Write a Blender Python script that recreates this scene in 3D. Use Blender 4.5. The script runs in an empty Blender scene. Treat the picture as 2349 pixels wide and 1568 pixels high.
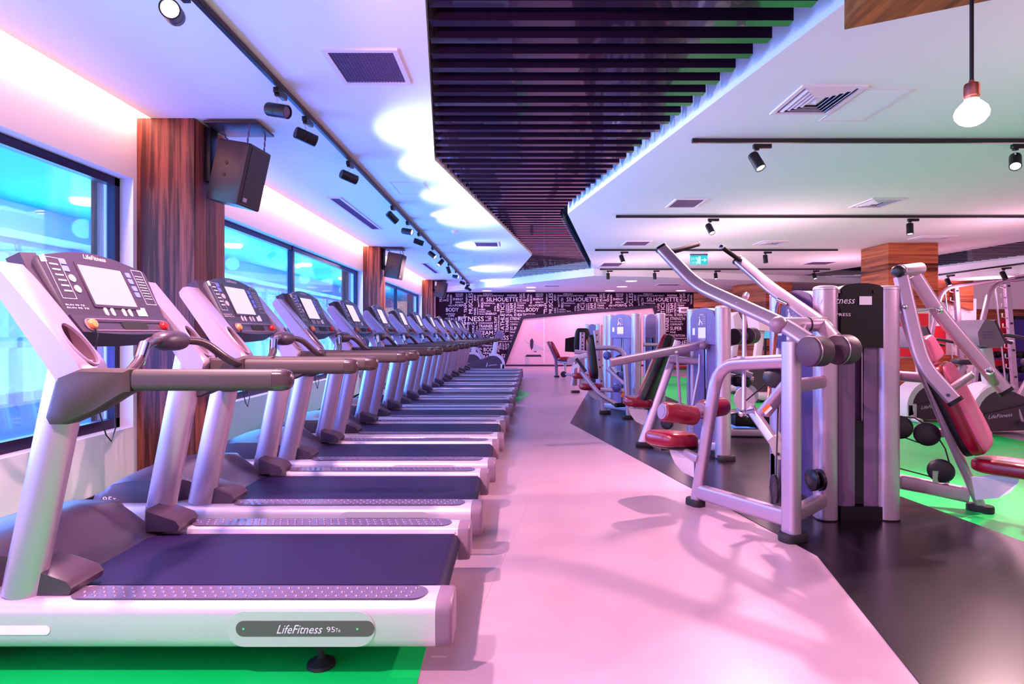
import bpy, bmesh, math, random
from mathutils import Vector, Matrix
from mathutils.geometry import tessellate_polygon
random.seed(7)
S = bpy.context.scene
COL = S.collection
PI = math.pi
F, CX, CY, H = 1370.0, 1184.0, 763.5, 1.17      # focal length in pixels, vanishing point, eye height


def W(px, py, Y):
    """world point seen at that photo pixel at distance Y"""
    return Vector(((px - CX) * Y / F, Y, H - (py - CY) * Y / F))


def V(*a):
    return Vector(a)


def lin(c):
    c = c / 255.0
    return c / 12.92 if c <= 0.04045 else ((c + 0.055) / 1.055) ** 2.4


def RGB(r, g, b):
    return (lin(r), lin(g), lin(b), 1.0)


# ------------------------------------------------------------------ materials
def mat(name, col, rough=0.5, metal=0.0, emit=None, es=1.0, coat=0.0, spec=0.5, bump=None):
    m = bpy.data.materials.new(name)
    m.use_nodes = True
    nt = m.node_tree
    b = nt.nodes['Principled BSDF']
    b.inputs['Base Color'].default_value = col
    b.inputs['Roughness'].default_value = rough
    b.inputs['Metallic'].default_value = metal
    b.inputs['Coat Weight'].default_value = coat
    b.inputs['Specular IOR Level'].default_value = spec
    if emit:
        b.inputs['Emission Color'].default_value = emit
        b.inputs['Emission Strength'].default_value = es
    if bump:
        sc, st = bump
        tc = nt.nodes.new('ShaderNodeTexCoord')
        nz = nt.nodes.new('ShaderNodeTexNoise')
        nz.inputs['Scale'].default_value = sc
        nz.inputs['Detail'].default_value = 3
        bp = nt.nodes.new('ShaderNodeBump')
        bp.inputs['Strength'].default_value = st
        bp.inputs['Distance'].default_value = 0.002
        nt.links.new(tc.outputs['Object'], nz.inputs['Vector'])
        nt.links.new(nz.outputs['Fac'], bp.inputs['Height'])
        nt.links.new(bp.outputs['Normal'], b.inputs['Normal'])
    return m


def mottled(name, c1, c2, scale, rough=0.5, r2=None, coat=0.0, spec=0.5):
    """two close colours mixed by noise, roughness mixed too"""
    m = mat(name, c1, rough, coat=coat, spec=spec)
    nt = m.node_tree
    b = nt.nodes['Principled BSDF']
    tc = nt.nodes.new('ShaderNodeTexCoord')
    nz = nt.nodes.new('ShaderNodeTexNoise')
    nz.inputs['Scale'].default_value = scale
    nz.inputs['Detail'].default_value = 5
    cr = nt.nodes.new('ShaderNodeValToRGB')
    cr.color_ramp.elements[0].position = 0.35
    cr.color_ramp.elements[1].position = 0.65
    cr.color_ramp.elements[0].color = c1
    cr.color_ramp.elements[1].color = c2
    nt.links.new(tc.outputs['Object'], nz.inputs['Vector'])
    nt.links.new(nz.outputs['Fac'], cr.inputs['Fac'])
    nt.links.new(cr.outputs['Color'], b.inputs['Base Color'])
    if r2 is not None:
        mr = nt.nodes.new('ShaderNodeMapRange')
        mr.inputs['To Min'].default_value = rough
        mr.inputs['To Max'].default_value = r2
        nt.links.new(nz.outputs['Fac'], mr.inputs['Value'])
        nt.links.new(mr.outputs['Result'], b.inputs['Roughness'])
    return m


def wood(name, dark, light, grain, plank_axis, plank_w, rough=0.5):
    """grain: noise scale per axis; plank_axis 0/1/2 splits boards of plank_w"""
    m = mat(name, light, rough, spec=.35)
    nt = m.node_tree
    N = nt.nodes.new
    L = nt.links.new
    b = nt.nodes['Principled BSDF']
    tc = N('ShaderNodeTexCoord')
    sx = N('ShaderNodeSeparateXYZ')
    L(tc.outputs['Object'], sx.inputs[0])
    add = N('ShaderNodeMath'); add.operation = 'ADD'
    if plank_axis == 'xy':
        L(sx.outputs[0], add.inputs[0]); L(sx.outputs[1], add.inputs[1])
        src = add.outputs[0]
    else:
        src = sx.outputs[plank_axis]
    dv = N('ShaderNodeMath'); dv.operation = 'DIVIDE'; dv.inputs[1].default_value = plank_w
    L(src, dv.inputs[0])
    fl = N('ShaderNodeMath'); fl.operation = 'FLOOR'
    L(dv.outputs[0], fl.inputs[0])
    wn = N('ShaderNodeTexWhiteNoise'); wn.noise_dimensions = '1D'
    L(fl.outputs[0], wn.inputs['W'])
    mp = N('ShaderNodeMapping')
    mp.inputs['Scale'].default_value = grain
    L(tc.outputs['Object'], mp.inputs['Vector'])
    va = N('ShaderNodeVectorMath'); va.operation = 'ADD'
    sc = N('ShaderNodeVectorMath'); sc.operation = 'SCALE'; sc.inputs['Scale'].default_value = 9.0
    L(wn.outputs['Color'], sc.inputs[0])
    L(mp.outputs[0], va.inputs[0]); L(sc.outputs[0], va.inputs[1])
    nz = N('ShaderNodeTexNoise')
    nz.inputs['Scale'].default_value = 1.0
    nz.inputs['Detail'].default_value = 7
    nz.inputs['Roughness'].default_value = 0.62
    nz.inputs['Distortion'].default_value = 0.4
    L(va.outputs[0], nz.inputs['Vector'])
    mx = N('ShaderNodeMath'); mx.operation = 'MULTIPLY_ADD'
    mx.inputs[1].default_value = 0.32; mx.inputs[2].default_value = -0.16
    L(wn.outputs['Value'], mx.inputs[0])
    ad = N('ShaderNodeMath'); ad.operation = 'ADD'
    L(nz.outputs['Fac'], ad.inputs[0]); L(mx.outputs[0], ad.inputs[1])
    cr = N('ShaderNodeValToRGB')
    cr.color_ramp.elements[0].position = 0.30; cr.color_ramp.elements[0].color = dark
    cr.color_ramp.elements[1].position = 0.68; cr.color_ramp.elements[1].color = light
    L(ad.outputs[0], cr.inputs['Fac'])
    L(cr.outputs['Color'], b.inputs['Base Color'])
    return m


def emission(name, col, s):
    m = mat(name, (0.02, 0.02, 0.02, 1), 0.4, emit=col, es=s)
    return m


def glass(name, tint=(1, 1, 1, 1), refl=0.12):
    m = bpy.data.materials.new(name)
    m.use_nodes = True
    nt = m.node_tree
    nt.nodes.clear()
    o = nt.nodes.new('ShaderNodeOutputMaterial')
    t = nt.nodes.new('ShaderNodeBsdfTransparent'); t.inputs[0].default_value = tint
    g = nt.nodes.new('ShaderNodeBsdfGlossy'); g.inputs['Roughness'].default_value = 0.02
    mx = nt.nodes.new('ShaderNodeMixShader')
    fr = nt.nodes.new('ShaderNodeLayerWeight'); fr.inputs[0].default_value = 0.25
    mr = nt.nodes.new('ShaderNodeMapRange')
    mr.inputs['To Min'].default_value = refl * 0.5
    mr.inputs['To Max'].default_value = 0.5
    nt.links.new(fr.outputs['Fresnel'], mr.inputs['Value'])
    nt.links.new(mr.outputs['Result'], mx.inputs[0])
    nt.links.new(t.outputs[0], mx.inputs[1]); nt.links.new(g.outputs[0], mx.inputs[2])
    nt.links.new(mx.outputs[0], o.inputs['Surface'])
    return m


M = {}
M['white_wall'] = mat('white_wall', RGB(246, 226, 236), 0.75)
M['ceiling'] = mat('ceiling_paint', RGB(248, 243, 246), 0.85)
M['wood_v'] = wood('walnut_vertical', RGB(66, 16, 18), RGB(190, 96, 78), (26, 26, 1.1), 'xy', 0.155)
M['wood_h'] = wood('walnut_horizontal', RGB(72, 20, 14), RGB(206, 106, 66), (1.0, 1.0, 24), 2, 0.16)
M['wood_box'] = wood('walnut_bulkhead', RGB(90, 32, 20), RGB(190, 112, 52), (24, 1.3, 24), 0, 0.13)
M['vinyl'] = mottled('grey_vinyl_floor', RGB(178, 138, 158), RGB(186, 147, 165), 3.0, 0.30, 0.42)
M['rubber'] = mottled('black_rubber_floor', RGB(12, 4, 14), RGB(18, 7, 20), 90.0, 0.27, None, spec=0.28)
M['green'] = mottled('green_vinyl_floor', RGB(0, 196, 84), RGB(10, 206, 96), 2.0, 0.32, 0.42)
M['black'] = mat('black_plastic', RGB(20, 9, 20), 0.38, spec=.35)
M['black_matte'] = mat('black_rubber_foot', RGB(30, 18, 28), 0.7)
M['track_black'] = mat('black_track', RGB(28, 12, 26), 0.4)
M['frame_dark'] = mat('dark_aluminium', RGB(46, 30, 62), 0.35, 0.4)
M['slat'] = mat('gloss_black_slat', RGB(36, 20, 42), 0.18, 0.0, coat=1.0)
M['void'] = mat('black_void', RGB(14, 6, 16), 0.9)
M['silver'] = mat('silver_paint', RGB(190, 158, 184), 0.35, 0.65, bump=(260, 0.05))
M['rail_silver'] = mat('pearl_silver', RGB(214, 190, 204), 0.33, 0.35)
M['alu'] = mat('brushed_aluminium', RGB(198, 166, 192), 0.33, 0.72)
M['chrome'] = mat('chrome', RGB(230, 214, 226), 0.15, 1.0)
M['mauve'] = mat('mauve_plastic', RGB(132, 98, 122), 0.42)
M['hood'] = mat('hood_plastic', RGB(66, 42, 62), 0.38)
M['console'] = mat('console_plastic', RGB(54, 34, 56), 0.45)
M['console_dark'] = mat('console_dark_plastic', RGB(58, 36, 58), 0.4)
M['grip'] = mat('grip_rubber', RGB(68, 44, 48), 0.55, bump=(500, 0.15))
M['grip_cap'] = mat('grip_cap_plastic', RGB(68, 42, 52), 0.25, coat=0.3)
M['cup'] = mat('cup_well', RGB(96, 58, 76), .55)
M['belt'] = mat('belt_rubber', RGB(32, 10, 56), 0.6, spec=.2, bump=(420, 0.12))
M['plate'] = mat('step_plate', RGB(122, 94, 124), 0.38, 0.5)
M['screen'] = emission('screen_glow', RGB(255, 222, 244), 1.05)
M['key_blue'] = mat('blue_key', RGB(104, 112, 226), 0.4, emit=RGB(90, 100, 230), es=0.25)
M['key_grey'] = mat('grey_key', RGB(190, 168, 186), 0.5)
M['ink_white'] = mat('white_ink', RGB(240, 214, 236), 0.6)
M['label_white'] = mat('white_label', RGB(246, 222, 238), 0.6)
M['red_key'] = mat('red_button', RGB(206, 22, 30), 0.3)
M['orange_key'] = mat('orange_button', RGB(240, 124, 72), 0.35)
M['red_pad'] = mat('red_vinyl', RGB(128, 0, 34), 0.3, coat=0.12, bump=(90, 0.04))
M['pink_pad'] = mat('rose_vinyl', RGB(206, 86, 130), 0.35)
M['pad_black'] = mat('black_vinyl', RGB(22, 6, 14), 0.42, spec=.3)
M['shroud'] = mat('shroud_plastic', RGB(120, 90, 148), 0.32)
M['shroud_dark'] = mat('shroud_dark_plastic', RGB(66, 40, 104), 0.3)
M['header_black'] = mat('header_black', RGB(22, 8, 16), 0.3, spec=.3)
M['smoke'] = mat('smoke_shroud', RGB(110, 78, 118), 0.22)
M['pulley'] = mat('pulley_nylon', RGB(28, 14, 34), 0.32)
M['weight'] = mat('counterweight_black', RGB(70, 40, 66), 0.55, bump=(700, 0.3))
M['warn'] = mat('orange_label', RGB(250, 110, 40), 0.6)
M['grip_black'] = mat('grip_black', RGB(20, 9, 18), .75, spec=.2)
M['cable'] = mat('cable_black', RGB(22, 12, 20), 0.5)
M['copper'] = mat('copper', RGB(236, 140, 120), 0.28, 0.9)
M['red_wall'] = mat('red_lacquer', RGB(226, 16, 44), 0.3)
M['purple_wall'] = mat('purple_glass', RGB(60, 30, 140), 0.25)
M['paper'] = mat('wallpaper_plum', RGB(36, 6, 32), 0.8, spec=.2)
M['letters'] = mat('wallpaper_letters', RGB(252, 222, 246), 0.7)
M['mirror'] = mat('mirror_glass', RGB(250, 192, 208), 0.22, 0.25)
M['bike_grey'] = mat('bike_charcoal', RGB(74, 46, 66), 0.45)
M['bike_white'] = mat('bike_pearl', RGB(222, 192, 206), 0.4)
M['pane_glow'] = emission('sky_pane', RGB(170, 246, 255), 1.15)
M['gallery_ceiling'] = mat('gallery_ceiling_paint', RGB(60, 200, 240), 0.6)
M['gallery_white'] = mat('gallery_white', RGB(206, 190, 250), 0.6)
M['glass'] = glass('window_glass', (0.93, 0.97, 1, 1))
M['lamp_hot'] = emission('lamp_face', RGB(255, 238, 240), 6.0)
M['lamp_cool'] = emission('lamp_face_dim', RGB(255, 214, 236), 1.6)
M['bulb'] = emission('bulb_glow', RGB(255, 226, 214), 3.0)
M['exit'] = emission('exit_sign_cyan', RGB(0, 214, 224), 1.0)
M['exit_ink'] = emission('exit_sign_white', RGB(196, 255, 255), 1.2)
M['tv_glow'] = emission('tv_picture', RGB(70, 190, 240), 1.0)
M['speaker'] = mat('speaker_cabinet', RGB(52, 28, 36), 0.5, bump=(300, 0.15))
M['grille'] = mat('speaker_grille', RGB(40, 20, 44), 0.6)
M['vent_dark'] = mat('vent_mesh', RGB(112, 84, 128), 0.6)


# ------------------------------------------------------------------ mesh building
class MB:
    def __init__(s):
        s.bm = bmesh.new()

    def _merge(s, verts, faces):
        vs = [s.bm.verts.new(v) for v in verts]
        for f in faces:
            try:
                s.bm.faces.new([vs[i] for i in f])
            except ValueError:
                pass
        return s

    def absorb(s, tmp):
        tmp.verts.ensure_lookup_table()
        tmp.verts.index_update()
        s._merge([v.co.copy() for v in tmp.verts], [[v.index for v in f.verts] for f in tmp.faces])
        tmp.free()
        return s

    def box(s, lo, hi, bev=0.0, seg=2, m=None):
        lo, hi = Vector(lo), Vector(hi)
        t = bmesh.new()
        bmesh.ops.create_cube(t, size=1.0)
        for v in t.verts:
            v.co = Vector([(lo[i] + hi[i]) / 2 + v.co[i] * (hi[i] - lo[i]) for i in range(3)])
        if bev > 0:
            bmesh.ops.bevel(t, geom=list(t.edges), offset=bev, segments=seg, profile=0.5, affect='EDGES')
        if m is not None:
            t.transform(m)
        return s.absorb(t)

    def obox(s, c, size, m3=None, bev=0.0, seg=2):
        """oriented box: centre, full size, 3x3 rotation"""
        h = Vector(size) / 2
        mm = Matrix.Translation(Vector(c)) @ (m3.to_4x4() if m3 is not None else Matrix.Identity(4))
        return s.box(-h, h, bev, seg, mm)

    def cyl(s, p0, p1, r0, r1=None, n=20, cap=True, bev=0.0):
        p0, p1 = Vector(p0), Vector(p1)
        r1 = r0 if r1 is None else r1
        ax = (p1 - p0)
        L = ax.length
        ax.normalize()
        prof = [(0, r0), (L, r1)]
        if bev > 0:
            prof = [(0, max(r0 - bev, 1e-4)), (bev * .3, r0 - bev * .3), (bev, r0), (L - bev, r1), (L - bev * .3, r1 - bev * .3), (L, max(r1 - bev, 1e-4))]
        return s.lathe(p0, ax, prof, n, cap)

    def lathe(s, p0, ax, prof, n=20, cap=True):
        """prof = [(distance along axis, radius)]"""
        p0, ax = Vector(p0), Vector(ax).normalized()
        u = ax.orthogonal().normalized()
        w = ax.cross(u)
        vs, fs = [], []
        for (d, r) in prof:
            for i in range(n):
                a = 2 * PI * i / n
                vs.append(p0 + ax * d + (u * math.cos(a) + w * math.sin(a)) * r)
        for k in range(len(prof) - 1):
            for i in range(n):
                j = (i + 1) % n
                fs.append([k * n + i, k * n + j, (k + 1) * n + j, (k + 1) * n + i])
        if cap:
            fs.append([i for i in range(n)][::-1])
            fs.append([(len(prof) - 1) * n + i for i in range(n)])
        return s._merge(vs, fs)

    def sweep(s, path, prof, up=(0, 0, 1), cap=True, scale=None):
        """prof = [(a, b)]: a across, b along 'up'"""
        P = [Vector(p) for p in path]
        n, k = len(P), len(prof)
        up = Vector(up).normalized()
        vs, fs = [], []
        lastv = None
        for i in range(n):
            if i == 0:
                t = P[1] - P[0]; miter = 1
            elif i == n - 1:
                t = P[-1] - P[-2]; miter = 1
            else:
                a = (P[i] - P[i - 1]).normalized(); b = (P[i + 1] - P[i]).normalized()
                t = a + b
            t.normalize()
            u = t.cross(up)
            if u.length < 1e-4:
                u = lastv.copy() if lastv is not None else t.orthogonal()
            u.normalize()
            if lastv is not None and u.dot(lastv) < 0:
                u = -u
            lastv = u
            w = u.cross(t).normalized()
            sc = scale[i] if scale else 1.0
            for (a, b) in prof:
                vs.append(P[i] + u * (a * sc) + w * (b * sc))
        for i in range(n - 1):
            for j in range(k):
                j2 = (j + 1) % k
                fs.append([i * k + j, i * k + j2, (i + 1) * k + j2, (i + 1) * k + j])
        if cap:
            fs.append(list(range(k))[::-1])
            fs.append([(n - 1) * k + j for j in range(k)])
        return s._merge(vs, fs)

    def tube(s, path, r, n=12, cap=True, up=(0.02, 0.03, 1)):
        return s.sweep(path, [(r * math.cos(2 * PI * i / n), r * math.sin(2 * PI * i / n)) for i in range(n)], up, cap)

    def prism(s, poly, vec):
        """poly = 3D points in a plane, pushed along vec"""
        n = len(poly)
        vec = Vector(vec)
        vs = [Vector(p) for p in poly] + [Vector(p) + vec for p in poly]
        fs = [list(range(n))[::-1], [n + i for i in range(n)]]
        for i in range(n):
            j = (i + 1) % n
            fs.append([i, j, n + j, n + i])
        return s._merge(vs, fs)

    def plate(s, outer, holes, z0, z1, top=True):
        """flat slab with holes, in XY"""
        loops = [outer] + holes
        for z in ([z0, z1] if top else [z0]):
            L3 = [[Vector((x, y, 0)) for x, y in l] for l in loops]
            tri = tessellate_polygon(L3)
            flat = [Vector((x, y, z)) for l in loops for x, y in l]
            s._merge(flat, [list(t) for t in tri])
        for l in loops:
            n = len(l)
            vs = [Vector((x, y, z0)) for x, y in l] + [Vector((x, y, z1)) for x, y in l]
            s._merge(vs, [[i, (i + 1) % n, n + (i + 1) % n, n + i] for i in range(n)])
        return s

    def loft(s, rings, cap=True):
        n = len(rings[0])
        vs = [Vector(p) for r in rings for p in r]
        fs = []
        for k in range(len(rings) - 1):
            for i in range(n):
                j = (i + 1) % n
                fs.append([k * n + i, k * n + j, (k + 1) * n + j, (k + 1) * n + i])
        if cap:
            fs.append(list(range(n))[::-1])
            fs.append([(len(rings) - 1) * n + i for i in range(n)])
        return s._merge(vs, fs)

    def pad(s, c, semi, m3=None, e=0.35, nu=28, nv=16, taper=0.0):
        """soft cushion (superellipsoid); taper narrows x towards +z"""
        c = Vector(c)
        sg = lambda v, p: math.copysign(abs(v) ** p, v)
        vs, fs = [], []
        for j in range(nv + 1):
            la = -PI / 2 + PI * j / nv
            for i in range(nu):
                lo = 2 * PI * i / nu
                p = Vector((semi[0] * sg(math.cos(la), e) * sg(math.cos(lo), e),
                            semi[1] * sg(math.cos(la), e) * sg(math.sin(lo), e),
                            semi[2] * sg(math.sin(la), e)))
                p.x *= 1 - taper * (p.z / semi[2])
                vs.append(c + (m3 @ p if m3 is not None else p))
        for j in range(nv):
            for i in range(nu):
                k = (i + 1) % nu
                fs.append([j * nu + i, j * nu + k, (j + 1) * nu + k, (j + 1) * nu + i])
        return s._merge(vs, fs)

    def ball(s, c, r, n=18):
        r = r if hasattr(r, '__len__') else (r, r, r)
        return s.pad(c, r, None, 1.0, n, n // 2)

    def text(s, body, p, right, up, width, height, shear=0.0, depth=0.0):
        """lettering: p = lower-left corner, right/up unit vectors, fitted to width x height"""
        vs, fs, (w, h) = word(body)
        right, up = Vector(right), Vector(up)
        nrm = right.cross(up)
        s._merge([Vector(p) + right * ((x / w + shear * y / h * height / width) * width) + up * (y / h * height) + nrm * depth for x, y in vs], fs)
        return s

    def build(s, name, m, parent=None, origin=None, smooth=38, base=True):
        bm = s.bm
        bmesh.ops.remove_doubles(bm, verts=bm.verts, dist=1e-5)
        bmesh.ops.recalc_face_normals(bm, faces=bm.faces)
        me = bpy.data.meshes.new(name)
        if parent is not None:
            org = ORG[parent.name]
        elif origin is not None:
            org = Vector(origin)
        else:
            xs = [v.co.x for v in bm.verts]; ys = [v.co.y for v in bm.verts]; zs = [v.co.z for v in bm.verts]
            org = Vector(((min(xs) + max(xs)) / 2, (min(ys) + max(ys)) / 2, min(zs)))
        bmesh.ops.translate(bm, vec=-org, verts=bm.verts)
        bm.to_mesh(me)
        bm.free()
        me.materials.append(M[m] if isinstance(m, str) else m)
        if smooth:
            me.polygons.foreach_set('use_smooth', [True] * len(me.polygons))
            me.set_sharp_from_angle(angle=math.radians(smooth))
        o = bpy.data.objects.new(name, me)
        COL.objects.link(o)
        if parent is not None:
            o.parent = parent
            ORG[o.name] = org
        else:
            o.location = org
            ORG[o.name] = org
        return o


ORG = {}
_words = {}


def word(body):
    if body not in _words:
        cu = bpy.data.curves.new('word', 'FONT')
        cu.body = body
        cu.resolution_u = 2
        cu.fill_mode = 'FRONT'
        ob = bpy.data.objects.new('word', cu)
        COL.objects.link(ob)
        bpy.context.view_layer.update()
        me = bpy.data.meshes.new_from_object(ob)
        vs = [(v.co.x, v.co.y) for v in me.vertices]
        fs = [list(p.vertices) for p in me.polygons]
        x0 = min(v[0] for v in vs); y0 = min(v[1] for v in vs)
        vs = [(x - x0, y - y0) for x, y in vs]
        _words[body] = (vs, fs, (max(v[0] for v in vs), max(v[1] for v in vs)))
        bpy.data.objects.remove(ob)
        bpy.data.meshes.remove(me)
        bpy.data.curves.remove(cu)
    return _words[body]


def tag(o, label=None, cat=None, group=None, kind=None):
    if label: o['label'] = label
    if cat: o['category'] = cat
    if group: o['group'] = group
    if kind: o['kind'] = kind
    return o


def empty(name, loc, label=None, cat=None, group=None):
    o = bpy.data.objects.new(name, None)
    o.empty_display_size = 0.1
    COL.objects.link(o)
    o.location = loc
    ORG[o.name] = Vector(loc)
    tag(o, label, cat, group)
    return o


def copy_tree(o, parent=None):
    c = o.copy()
    COL.objects.link(c)
    if parent is not None:
        c.parent = parent
    for ch in list(o.children):
        copy_tree(ch, c)
    return c


def carve(o, cutter):
    """cut a hollow into a part"""
    md = o.modifiers.new('cut', 'BOOLEAN')
    md.operation = 'DIFFERENCE'
    md.object = cutter
    md.solver = 'EXACT'
    bpy.context.view_layer.update()
    dg = bpy.context.evaluated_depsgraph_get()
    me = bpy.data.meshes.new_from_object(o.evaluated_get(dg))
    o.modifiers.clear()
    old = o.data
    o.data = me
    me.name = old.name
    bpy.data.meshes.remove(old)
    cm = cutter.data
    bpy.data.objects.remove(cutter)
    bpy.data.meshes.remove(cm)
    me.polygons.foreach_set('use_smooth', [True] * len(me.polygons))
    me.set_sharp_from_angle(angle=math.radians(40))


def struct(name, mb, m, parent=None, smooth=38, **k):
    o = mb.build(name, m, parent, smooth=smooth, **k)
    if parent is None:
        o['kind'] = 'structure'
    return o


def rr(w, h, r, n=4):
    """rounded rectangle outline, w across, h up"""
    r = min(r, w / 2 - 1e-4, h / 2 - 1e-4)
    out = []
    for cx, cy, a0 in ((w / 2 - r, h / 2 - r, 0), (-w / 2 + r, h / 2 - r, 90), (-w / 2 + r, -h / 2 + r, 180), (w / 2 - r, -h / 2 + r, 270)):
        for i in range(n + 1):
            a = math.radians(a0 + 90 * i / n)
            out.append((cx + r * math.cos(a), cy + r * math.sin(a)))
    return out


def fillet(path, r, n=6):
    P = [Vector(p) for p in path]
    out = [P[0]]
    for i in range(1, len(P) - 1):
        a, b, c = P[i - 1], P[i], P[i + 1]
        d0, d1 = (a - b), (c - b)
        rr_ = min(r, d0.length * 0.48, d1.length * 0.48)
        s0, s1 = b + d0.normalized() * rr_, b + d1.normalized() * rr_
        for k in range(n + 1):
            t = k / n
            out.append(s0 * (1 - t) ** 2 + b * 2 * t * (1 - t) + s1 * t ** 2)
    out.append(P[-1])
    return out


def rot_to(zdir, xhint=(1, 0, 0)):
    """3x3 with local z along zdir"""
    z = Vector(zdir).normalized()
    x = Vector(xhint)
    x = (x - z * x.dot(z)).normalized()
    y = z.cross(x)
    return Matrix((x, y, z)).transposed()


def stadium(w, h, n=8):
    return rr(w, h, h / 2 - 1e-4, n)


def smoothstep(a, b, x):
    t = max(0, min(1, (x - a) / (b - a)))
    return t * t * (3 - 2 * t)
# ================================================================== the room
WX, WFX = -2.86, -2.96            # left wall face, window frame plane
ZC = 2.79                         # ceiling
YF = 21.2                         # far wall
SILL, HEAD = 0.47, 2.32
struct('floor', MB().box((-3.08, -3, -0.12), (14, YF + .2, 0)), 'vinyl')
rub = [(1.12, 0.6), (1.347, 1.993), (1.58, 3.134), (0.70, 7.76), (1.33, 11.33), (1.95, 14.6), (2.78, 15.6), (2.76, 9.0), (2.745, 4.29), (2.84, 3.343), (3.05, 0.6)]
struct('floor_rubber', MB().prism([(x, y, 0.0) for x, y in rub], (0, 0, 0.004)), 'rubber')
grr = [(3.05, 0.6), (2.84, 3.343), (2.745, 4.29), (2.76, 9.0), (2.78, 15.6), (4.2, 16.5), (5.5, 12.0), (5.52, 7.2), (5.48, 6.45), (6.6, 4.0), (6.8, .6)]
struct('floor_green_right', MB().prism([(x, y, 0.0) for x, y in grr], (0, 0, 0.003)), 'green')
grl = [(-2.86, -1.0), (-.29, -1.0), (-.335, 2.3), (-1.2, 5.2), (-.09, 9.57), (.285, 11.5), (-.1, 13.3), (-1.1, 15.8), (-2.86, 16.2)]
struct('floor_green_left', MB().prism([(x, y, 0.0) for x, y in grl], (0, 0, 0.003)), 'green')
sm = MB()
for a, b in ((W(1060, 1490, 1), W(1253, 1062, 1)), (W(1253, 1062, 1), W(1330, 890, 1))):
    pa, pb = [Vector((p.x * H / (H - p.z), H / (H - p.z), 0.0)) for p in (a, b)]
    d = (pb - pa).normalized(); n = Vector((-d.y, d.x, 0)) * .0018
    sm.prism([pa - n, pa + n, pb + n, pb - n], (0, 0, 0.0015))
struct('floor_seam', sm, mat('seam_line', RGB(186, 146, 162), 0.6))

# ---- left wall with four window openings
wins = [(-1.2, 4.46), (5.0, 11.14), (11.66, 18.1), (18.66, 20.95)]
wl = MB()
wl.box((-3.08, -3, 0), (WX, YF, SILL)).box((-3.08, -3, HEAD), (WX, YF, 3.05))
edges = [-3.0] + [e for w in wins for e in w] + [YF]
for i in range(0, len(edges), 2):
    wl.box((-3.08, edges[i], SILL), (WX, edges[i + 1], HEAD))
struct('wall_left', wl, 'white_wall')
struct('baseboard_left', MB().box((WX, -3, 0), (WX + .012, YF, .07)), 'black')
for n, (y0, y1) in enumerate(wins):
    fr = MB()
    t = .055
    x0, x1 = WFX - .06, WFX
    fr.box((x0, y0, SILL), (x1, y1, SILL + .07)).box((x0, y0, HEAD - .06), (x1, y1, HEAD))
    fr.box((x0, y0, SILL), (x1, y0 + t, HEAD)).box((x0, y1 - t, SILL), (x1, y1, HEAD))
    for my in {0: [1.3], 1: [7.92], 2: [14.78], 3: []}[n]:
        fr.box((x0, my - .03, SILL), (x1 + .01, my + .03, HEAD))
    o = struct('window_%d' % (n + 1), fr, 'frame_dark')
    MB().box((WFX - .034, y0 + .04, SILL + .05), (WFX - .026, y1 - .04, HEAD - .05)).build('pane', 'glass', o)

# ---- gallery beyond the glass
GX = -5.8
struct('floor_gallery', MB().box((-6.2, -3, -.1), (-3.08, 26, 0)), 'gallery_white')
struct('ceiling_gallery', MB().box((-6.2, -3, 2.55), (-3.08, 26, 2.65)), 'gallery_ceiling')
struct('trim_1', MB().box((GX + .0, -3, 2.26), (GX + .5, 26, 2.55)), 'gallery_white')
gw = MB()
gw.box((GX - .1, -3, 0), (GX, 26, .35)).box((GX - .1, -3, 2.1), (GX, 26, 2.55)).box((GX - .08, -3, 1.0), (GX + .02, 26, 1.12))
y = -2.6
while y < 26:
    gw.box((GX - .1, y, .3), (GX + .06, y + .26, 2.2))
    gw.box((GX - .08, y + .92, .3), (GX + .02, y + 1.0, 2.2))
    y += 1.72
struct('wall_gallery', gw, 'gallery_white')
struct('window_5', MB().box((GX - .2, -3, .3), (GX - .14, 26, 2.2)), 'pane_glow')
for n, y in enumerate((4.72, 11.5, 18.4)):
    struct('pillar_reflection_%d' % (n + 1), MB().box((-3.36, y, 0), (-3.2, y + .36, 2.55)), 'wood_v')  # solid boxes standing in for the wall pillars' reflections in the glass
for n, (x, y) in enumerate(((-4.46, 6.18), (-4.4, 9.3), (-4.2, 11.9), (-4.3, 14.9), (-4.4, 3.4), (-4.4, 18))):
    o = MB().lathe((x, y, 2.50), (0, 0, 1), [(0, .11), (.03, .13), (.05, .13)], 20).build('gallery_downlight', 'lamp_hot')
    tag(o, None, 'ceiling light', 'round lamps on the ceiling beyond the windows')
    o['label'] = 'round lit lamp on the blue ceiling seen through the windows'

# ---- wooden wall pillars
for n, (y, x1) in enumerate(((4.504, -2.428), (11.16, -2.55), (18.15, -2.545))):
    struct('pillar_%d' % (n + 1), MB().box((WX - .01, y, 0), (x1, y + .47, ZC)), 'wood_v')

# ---- ceiling with the zigzag slat opening
slot = [(-.24, 1.2), (-.443, 2.907), (-.764, 5.6), (.327, 12.43), (-.157, 17.97), (2.0, 15.2), (.70, 8.115), (1.614, 2.945), (1.92, 1.2)]
slot2 = [(7.9, 17.6), (8.77, 12.43), (8.96, 10.54), (9.6, 6.0), (12.0, 6.0), (10.9, 12.6), (9.9, 16.9)]
CE = -2.757
struct('ceiling', MB().plate([(CE, -3), (14, -3), (14, YF), (CE, YF)], [slot, slot2], ZC, 3.0), 'ceiling')
struct('ceiling_cove', MB().box((-3.08, -3, 3.0), (-2.6, YF, 3.06)), 'white_wall')
struct('ceiling_void', MB().box((-1.2, .9, 3.02), (2.6, 18.4, 3.05)).box((7.4, 5.5, 3.02), (12.6, 18, 3.05)), 'void')


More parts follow.
